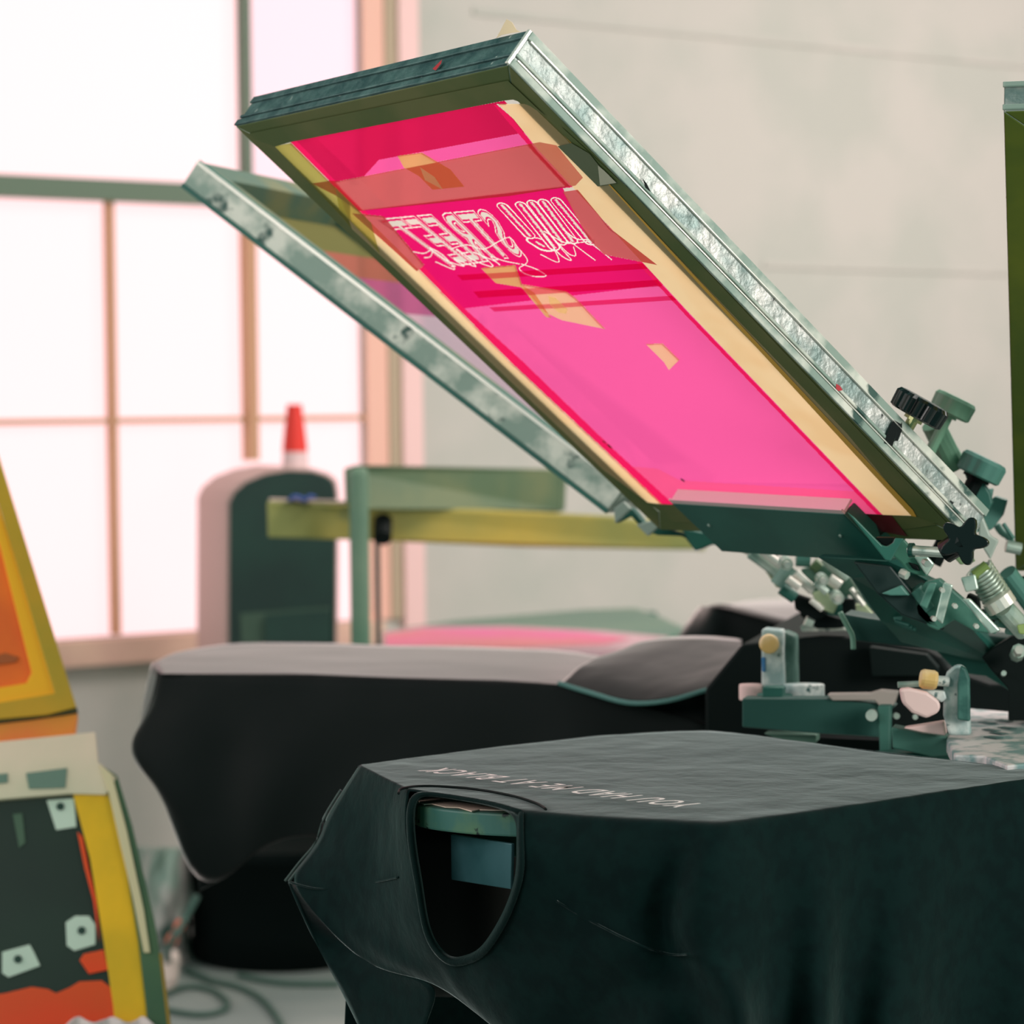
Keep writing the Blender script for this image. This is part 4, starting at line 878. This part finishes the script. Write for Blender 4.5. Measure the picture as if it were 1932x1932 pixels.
slab([(1704, 1374), (1780, 1362), (1784, 1388), (1740, 1382)], NY + .02, .02, 'latch_wedge', M_pinkw, press)
slab([(1682, 1372), (1740, 1384), (1800, 1392), (1820, 1402), (1790, 1425), (1760, 1428), (1684, 1412)], NY + .04, .03, 'latch_base', mat('latch_base_green', (62, 110, 98), .5), press)
# white splashed platen on the right, front board
pt = [atz(x, y, .905) for x, y in ((1828, 1336), (1990, 1350), (2040, 1430), (1900, 1444), (1858, 1426), (1800, 1424), (1786, 1392))]
m = MB(); m.prism(pt, (0, 0, -.016)); pw = tag(m.obj('platen', mat('ink_splashed_board', (214, 206, 206), .5, c2=(120, 150, 150), scale=40, lo=.45, hi=.6), None, bevel=.002), 'bare white ink-splashed board at the right edge behind the nearest t-shirt', 'platen', 'printing boards of the press')
for x, y in ((1868, 1366), (1876, 1380), (1880, 1394), (1900, 1362), (1906, 1376), (1890, 1386)):
    q = atz(x, y, .9058); m = MB(); m.box(q, V((.008, .006, 0)), V((-.01, .016, 0)), V((0, 0, .0006))); m.obj('ink_mark', mat('ink_mark_teal', (50, 92, 90), .5), pw)

# ------------------------------------------------------------------ beyond the press
# black tub on the floor
tub = thing('plastic_tub', at(520, 1820, 5.6), 'large round black plastic tub standing on the floor under the second t-shirt', 'tub'); 
tc_ = atz(540, 1800, 0.0); tc_.y += .0
Rt = 175 * tc_.y / F; Ht = (at(540, 1585, tc_.y).z)
m = MB(); prof = [(0, .94), (.03, 1.0), (.3, 1.0), (.9, 1.03), (.93, 1.08), (1, 1.08)]
for z, k in prof: m.v += [V((tc_.x + cos(2 * pi * t / 40) * Rt * k, tc_.y + sin(2 * pi * t / 40) * Rt * k, z * Ht)) for t in range(40)]
for k in range(5):
    for t in range(40): u = (t + 1) % 40; m.f.append((k * 40 + t, k * 40 + u, k * 40 + 40 + u, k * 40 + 40 + t)); m.m.append(0)
m.f.append(tuple(range(40))); m.m.append(0)
tub.location = V((tc_.x, tc_.y, 0)); m.obj('bucket_body', mat('tub_black', (3, 12, 11), .8, spec=.1), tub, smooth=True, solid=.006)
m = MB(); m.prism([V((tc_.x + cos(2 * pi * t / 40) * Rt * 1.02, tc_.y + sin(2 * pi * t / 40) * Rt * 1.02, Ht * .97)) for t in range(40)], (0, 0, .012)); m.obj('lid', mat('tub_lid', (5, 22, 20), .8, spec=.1), tub)
# arched cabinet by the window
CYd = 6.35
cab = thing('cabinet', at(500, 1216, CYd), 'dark green cabinet with rounded top standing before the window', 'cabinet')
ed = (at(430, 1000, CYd) - at(370, 1000, CYd + .25)); 
arch = [(428, 2000), (428, 945), (438, 925), (462, 905), (500, 890), (545, 882), (590, 884), (620, 893), (636, 905), (640, 930), (640, 2000)]
gy = 0
pp = [at(x, y, CYd) for x, y in arch]; pp[0].z = pp[-1].z = 0.0
m = MB(); m.prism(pp, (at(370, 1000, CYd + .32) - at(430, 1000, CYd)) * V((1, 1, 0)).x if False else V(((at(372, 1000, CYd + .32) - at(428, 1000, CYd)).x, .32, 0))); cab.location = V((at(535, 1000, CYd).x, CYd, 0))
m.obj('carcass', mat('cabinet_lit_side', (196, 164, 156), .6), cab, bevel=.006)  # window light on the side is put into the carcass colour
f = [(434, 2000), (434, 948), (444, 928), (466, 909), (502, 894), (545, 887), (590, 889), (616, 897), (630, 908), (635, 930), (635, 2000)]
qq = [at(x, y, CYd - .004) for x, y in f]; qq[0].z = qq[-1].z = .02
m = MB(); m.prism(qq, V((0, -.02, 0))); m.obj('door', mat('cabinet_green', (18, 56, 46), .5, c2=(12, 44, 38), scale=4), cab, bevel=.004)
slab([(452, 1158), (620, 1146), (622, 1160), (456, 1240)], CYd - .03, .008, 'panel', mat('cabinet_panel', (58, 82, 66), .6), cab)
slab([(500, 1160), (620, 1150), (620, 1290), (500, 1290)], CYd - .045, .01, 'panel', mat('cabinet_green', (18, 56, 46)), cab)
# red bottle on top of it
bt = at(557, 884, CYd + .12); kx = (CYd + .12) / F
bot = thing('glue_bottle', bt, 'red cone-shaped bottle with a pale band on top of the dark cabinet', 'bottle')
m = MB(); zb_ = at(557, 890, CYd + .12).z
m.tube([V((bt.x, bt.y, zb_)), V((bt.x, bt.y, zb_ + .012)), V((bt.x, bt.y, zb_ + 38 * kx))], [27 * kx, 25 * kx, 23 * kx], 24); m.obj('bottle_base', mat('bottle_band', (224, 196, 196), .5), bot)
m = MB(); m.tube([V((bt.x, bt.y, zb_ + 38 * kx)), V((bt.x, bt.y, zb_ + 60 * kx)), V((bt.x, bt.y, zb_ + 124 * kx)), V((bt.x, bt.y, zb_ + 127 * kx))], [24 * kx, 22 * kx, 14.5 * kx, 13 * kx], 24); m.obj('cone_cap', mat('bottle_red', (226, 44, 30), .5), bot)
# rack: post, upper panel
RYd = 5.0
rack = thing('screen_rack', (at(675, 1000, RYd).x, RYd, 0), 'grey green metal rack with an upright post and wide top rail', 'rack')
a = at(657, 882, RYd - .1); b = at(693, 882, RYd - .1); m = MB(); m.box((a.x, RYd - .1, 0), (b.x - a.x, 0, 0), (0, .05, 0), (0, 0, a.z)); m.obj('post', mat('rack_green', (84, 118, 96), .5, c2=(104, 130, 108), scale=6), rack, bevel=.012)
slab([(648, 884), (668, 878), (1050, 886), (1062, 892), (1058, 966), (1040, 968), (690, 960), (650, 950)], [5.0, 5.0, 5.3, 5.3, 5.3, 5.3, 5.0, 5.0], .04, 'top_rail', mat('rail_green', (84, 106, 78), .6, c2=(104, 116, 82), scale=7, c3=(60, 100, 84), scale3=4), rack, .004)
m = MB(); p0 = at(711, 1000, 5.1); m.tube([V((p0.x, 5.1, 0)), V((p0.x, 5.1, at(711, 1000, 5.1).z))], .0055, 10); m.obj('rod', mat('rod_dark', (50, 60, 56), .5), rack)
m = MB(); p0 = at(722, 1000, 5.06); m.tube([p0 + V((0, -.02, -.015)), p0 + V((0, .02, .018))], .018, 12); m.obj('rod_knob', M_black, rack)
bm_ = slab([(503, 946), (700, 952), (1150, 974), (1300, 990), (1330, 1000), (1330, 1040), (1307, 1038), (980, 1032), (700, 1020), (505, 1014)], [5.05, 5.1, 5.2, 5.25, 5.25, 5.25, 5.25, 5.2, 5.1, 5.05], .04, 'printing_screen', [mat('beam_yellow', (140, 142, 78), .6, c2=(196, 166, 70), scale=1.6, lo=.40, hi=.56, c3=(110, 124, 84), scale3=6)], None, .004, (.1, 1, 0))
tag(bm_, 'olive yellow screen frame lying level on the rack, seen edge on', 'printing screen')
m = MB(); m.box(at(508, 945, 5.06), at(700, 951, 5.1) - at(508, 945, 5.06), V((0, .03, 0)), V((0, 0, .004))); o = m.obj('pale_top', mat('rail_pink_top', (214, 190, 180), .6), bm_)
rg = thing('rag', at(568, 944, 5.0), 'small blue and red rag on the level screen frame before the cabinet', 'rag')
m = MB(); m.grid([[at(545 + i * 10, 946 - 9 * sin(i * 1.1) ** 2 - 2, 4.97 + j * .05) for i in range(6)] for j in range(3)]); m.obj('blue_cloth', mat('rag_blue', (60, 84, 150), .8), rg, smooth=True, solid=.008)
# table behind with a screen lying on it
ty = .735
tb = thing('work_table', atz(980, 1200, ty), 'low green worktable far behind the shirts', 'table')
ot = [(722, 1190), (860, 1170), (1100, 1150), (1200, 1147), (1240, 1160), (1292, 1184), (1250, 1205), (1200, 1228), (900, 1232), (722, 1232)]
m = MB(); m.prism([atz(x, y, ty) for x, y in ot], (0, 0, -.03)); m.obj('tabletop', mat('table_green', (92, 124, 104), .4, c2=(80, 116, 100), scale=3), tb, bevel=.004)
for x, y in ((760, 1222), (1190, 1222), (1210, 1156), (900, 1180)):
    q = atz(x, y, ty - .03); m = MB(); m.box((q.x, q.y, 0), (.04, 0, 0), (0, .04, 0), (0, 0, q.z)); m.obj('leg', M_teal, tb)
fl = thing('printing_screen', atz(950, 1205, ty), 'pink meshed screen lying flat on the far green table', 'printing screen')
ql = [(724, 1192), (800, 1182), (960, 1181), (1140, 1190), (1262, 1202), (1210, 1224), (900, 1229), (726, 1229)]
m = MB(); m.prism([atz(x, y, ty + .02) for x, y in ql], (0, 0, -.0195)); m.obj('frame', mat('table_screen_grey', (200, 160, 168), .5), fl)
m = MB(); m.quad(*[atz(x, y, ty + .021) for x, y in [(726, 1196), (800, 1185), (960, 1185), (1100, 1192), (1190, 1204), (1140, 1216), (900, 1224), (728, 1225)]]); m.obj('mesh', mat('table_mesh_pink', (226, 90, 150), .4, c2=(214, 110, 120), scale=2.2), fl)

# ------------------------------------------------------------------ stacked screens on the left
LY = 3.3
def pane(x, y, Y0=LY, tilt=.35, yref=1932):
    """point on a plane that leans back from the viewer"""
    P0 = at(0, yref, Y0); n = V((.12, -1, tilt)).normalized(); return onp(x, y, P0, n)
nL = V((.12, -1, .35)).normalized()
def lay(pts, name, mts, root, th=.02, off=0.0, bev=.001):
    m = MB(); m.prism([pane(x, y) + nL * off for x, y in pts], -nL * th); return m.obj(name, mts, root, bevel=bev)
g1 = thing('printing_screen', pane(60, 1340), 'orange meshed screen in an olive wooden frame leaning at the left edge, uppermost of two', 'printing screen')
lay([(-20, 800), (0, 868), (145, 1338), (90, 1352), (-60, 1366), (-60, 1340), (20, 1326), (104, 1312), (0, 960), (-20, 900)], 'rail', mat('olive_yellow_rail', (206, 156, 20), .5, c2=(176, 150, 30), scale=5), g1, .03, .012)
lay([(-30, 880), (0, 962), (106, 1312), (80, 1320), (-60, 1336), (-60, 1308), (50, 1290), (60, 1270), (0, 1030), (-30, 960)], 'tape_margin', mat('bright_orange_tape', (255, 184, 8), .5), g1, .01, .004)
lay([(-60, 900), (0, 1025), (66, 1290), (-60, 1312)], 'mesh', mat('orange_mesh', (255, 120, 16), .5, c2=(236, 100, 20), scale=5), g1, .002, -.002)
lay([(-20, 1240), (10, 1232), (36, 1240), (30, 1250), (-20, 1256)], 'ink_stain', mat('brown_stain', (170, 84, 30), .6), g1, .001, .001)
lay([(-60, 1372), (60, 1358), (146, 1346), (140, 1392), (60, 1400), (-60, 1412)], 'lower_rail', mat('orange_rail', (236, 150, 44), .5, c2=(240, 126, 50), scale=6), g1, .03, .004)
lay([(-60, 1362), (60, 1350), (146, 1337), (145, 1348), (60, 1360), (-60, 1374)], 'gap_strip', mat('dark_gap', (56, 56, 14), .6), g1, .03, .008)
g2 = thing('printing_screen', pane(120, 1800), 'dark green screen with white square marks, yellow tape and pale rail, lowest at the left', 'printing screen')
M_pale = mat('pale_rail', (240, 216, 190), .5, c2=(214, 206, 176), scale=4)
lay([(-60, 1408), (60, 1396), (180, 1384), (186, 1440), (220, 1470), (200, 1502), (130, 1500), (-60, 1516)], 'upper_rail', M_pale, g2, .03, .010)
lay([(50, 1462), (128, 1452), (124, 1490), (56, 1492)], 'tape_piece', mat('teal_tape', (104, 132, 116), .6), g2, .001, .012); lay([(-20, 1466), (16, 1462), (16, 1480), (-20, 1484)], 'tape_piece', MATS['teal_tape'], g2, .001, .012)
lay([(-60, 1512), (140, 1498), (160, 1500), (240, 1780), (262, 1990), (-60, 1990)], 'mesh', mat('dark_green_mesh', (9, 36, 24), .5, c2=(16, 44, 30), scale=5), g2, .002, -.002)
lay([(138, 1500), (206, 1496), (232, 1600), (262, 1780), (276, 1900), (282, 1990), (220, 1990), (214, 1900), (196, 1780), (170, 1620)], 'yellow_tape', mat('yellow_tape', (255, 196, 0), .5, c2=(226, 180, 4), scale=6), g2, .004, .004)
lay([(184, 1440), (222, 1466), (250, 1560), (292, 1740), (318, 1900), (326, 1990), (282, 1990), (276, 1900), (262, 1780), (232, 1600), (204, 1498)], 'side_rail', mat('side_grey_green', (60, 96, 66), .5, c2=(76, 108, 72), scale=6), g2, .04, .008)
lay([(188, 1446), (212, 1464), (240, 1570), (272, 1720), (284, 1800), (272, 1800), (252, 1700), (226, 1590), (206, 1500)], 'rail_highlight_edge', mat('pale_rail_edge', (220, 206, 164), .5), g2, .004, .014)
lay([(300, 1800), (306, 1800), (330, 1990), (322, 1990)], 'rail_lip', mat('amber_lip', (150, 120, 30), .5), g2, .01, .010)
wsq = mat('white_square_tape', (206, 224, 206), .6)
for q, c in (([(88, 1510), (140, 1506), (144, 1560), (106, 1566)], (114, 1522)), ([(124, 1740), (142, 1728), (168, 1728), (180, 1744), (180, 1782), (140, 1794), (126, 1784)], (154, 1756)), ([(4, 1796), (56, 1782), (64, 1796), (76, 1822), (16, 1844), (4, 1836)], (34, 1810))):
    lay(q, 'registration_tape', wsq, g2, .001, .0)
    c_ = pane(*c) + nL * .0012; m = MB(); m.tube([c_, c_ + nL * .0006], .0052, 12); m.obj('registration_dot', mat('dot_green', (24, 60, 48), .6), g2)
lay([(24, 1536), (42, 1534), (48, 1590), (36, 1600)], 'tape_piece', mat('faint_tape', (70, 98, 76), .6), g2, .001, .0)
lay([(-60, 1884), (10, 1874), (60, 1862), (90, 1866), (106, 1874), (130, 1864), (150, 1852), (192, 1850), (208, 1862), (216, 1900), (222, 1990), (-60, 1990)], 'ink', mat('orange_red_ink', (236, 80, 14), .4, c2=(250, 70, 4), scale=5), g2, .001, .001)
lay([(150, 1812), (158, 1800), (196, 1792), (204, 1830), (168, 1838)], 'ink', MATS['orange_red_ink'], g2, .001, .0015)
lay([(146, 1570), (156, 1580), (168, 1640), (182, 1700), (188, 1780), (176, 1700), (160, 1640)], 'ink', MATS['orange_red_ink'], g2, .001, .0045)
rgs = thing('rag', pane(220, 1930), 'crumpled white rag at the foot of the dark green screen, bottom edge', 'rag')
m = MB(); m.grid([[pane(110 + i * 18, 1912 + 26 * abs(sin(i * .9 + 1.2)) * (1 - j / 3) + j * 30 + (10 if i < 2 or i > 9 else 0)) + nL * (.03 + .01 * sin(i * 2 + j)) for i in range(12)] for j in range(4)]); m.obj('crumpled_cloth', mat('white_rag', (226, 208, 204), .8, c2=(200, 196, 196), scale=12), rgs, smooth=True, sub=2, solid=.004)
st = thing('stool', (-.62, 3.55, 0), 'low dark trestle under the leaning screens at the left edge', 'trestle')
for x in (-1.0, -.55): 
    m = MB(); m.box((x, 3.42, 0), (.04, 0, 0), (0, .04, 0), (0, 0, .395)); m.obj('leg', M_teal, st)
m = MB(); m.box((-1.1, 3.30, .395), (.62, 0, 0), (0, .24, 0), (0, 0, .03)); m.obj('seat', M_teal, st)

# ------------------------------------------------------------------ clutter on the floor behind
CL = 5.3
bag = thing('plastic_bag', at(320, 1700, 6.2), 'crumpled pale grey plastic bag of scraps on the floor beyond the leaning screens', 'bag')
rows = []
for j in range(9):
    y = 1500 + j * 38; r = []
    for i in range(7):
        x = 258 + i * 17 + 10 * sin(j * 1.3 + i); q = at(x, y, 6.0 + .08 * sin(i * 2.2 + j * 1.7) + .02 * abs(i - 3) ** 2); r.append(q)
    rows.append(r)
cloth(rows, 'bag_skin', mat('bag_grey', (136, 156, 144), .5, c2=(200, 190, 186), scale=7, c3=(50, 90, 80), scale3=6, lo3=.58, hi3=.66), bag, 2, .03)
bag.location = V((at(320, 1700, 6.0).x, 6.0, 0))
lead = thing('extension_lead', atz(330, 1810, 0), 'grey lead with two orange plugs hanging down beside the black tub', 'cable')
q0, q1, q2, q3 = at(372, 1690, CL), at(352, 1728, CL), at(318, 1790, CL), atz(318, 1822, .006)
m = MB(); m.tube(spline([tuple(q) for q in (q0, q1, q2, q3)], 6), .007, 8); m.obj('cord', mat('lead_grey', (70, 100, 90), .6), lead, smooth=True)
for k, (x, y, r) in enumerate(((340, 1746, 10), (326, 1772, 12))):
    a, b = at(x + 4, y - 9, CL - .01), at(x - 6, y + 10, CL - .01); m = MB(); m.tube([a, a.lerp(b, .2), a.lerp(b, .8), b], [r * CL / F * .6, r * CL / F, r * CL / F, r * CL / F * .7], 14)
    m.obj('plug', mat('plug_orange_%d' % k, ((226, 92, 50), (196, 104, 80))[k], .5), lead)
p = atz(322, 1868, 0.0); m = MB(); m.tube([p + V((-.01, 0, .0)), p + V((-.005, 0, .03)), p + V((.005, 0, .07)), p + V((.012, 0, .085))], [.018, .022, .018, .008], 16)
tag(m.obj('bottle', mat('white_plastic', (240, 214, 204), .5)), 'small white plastic bottle on the floor right of the yellow tape', 'bottle')
def cable(pts, label, r=.006):
    m = MB(); m.tube([atz(x, y, .008) for x, y in spline(pts, 6)], r, 8); tag(m.obj('cable', mat('grey_green_cable', (62, 94, 82), .6), None, smooth=True), label, 'cable')
cable([(300, 1880), (350, 1862), (400, 1868), (428, 1890), (420, 1906), (380, 1914), (330, 1908), (300, 1900)], 'looped grey cable lying on the floor near the white bottle')
cable([(350, 1830), (400, 1850), (450, 1862), (490, 1882), (520, 1915), (545, 1960)], 'grey cable curving across the floor towards the bottom edge')
cable([(450, 1840), (500, 1850), (560, 1856), (640, 1856)], 'grey cable following the foot of the black tub')
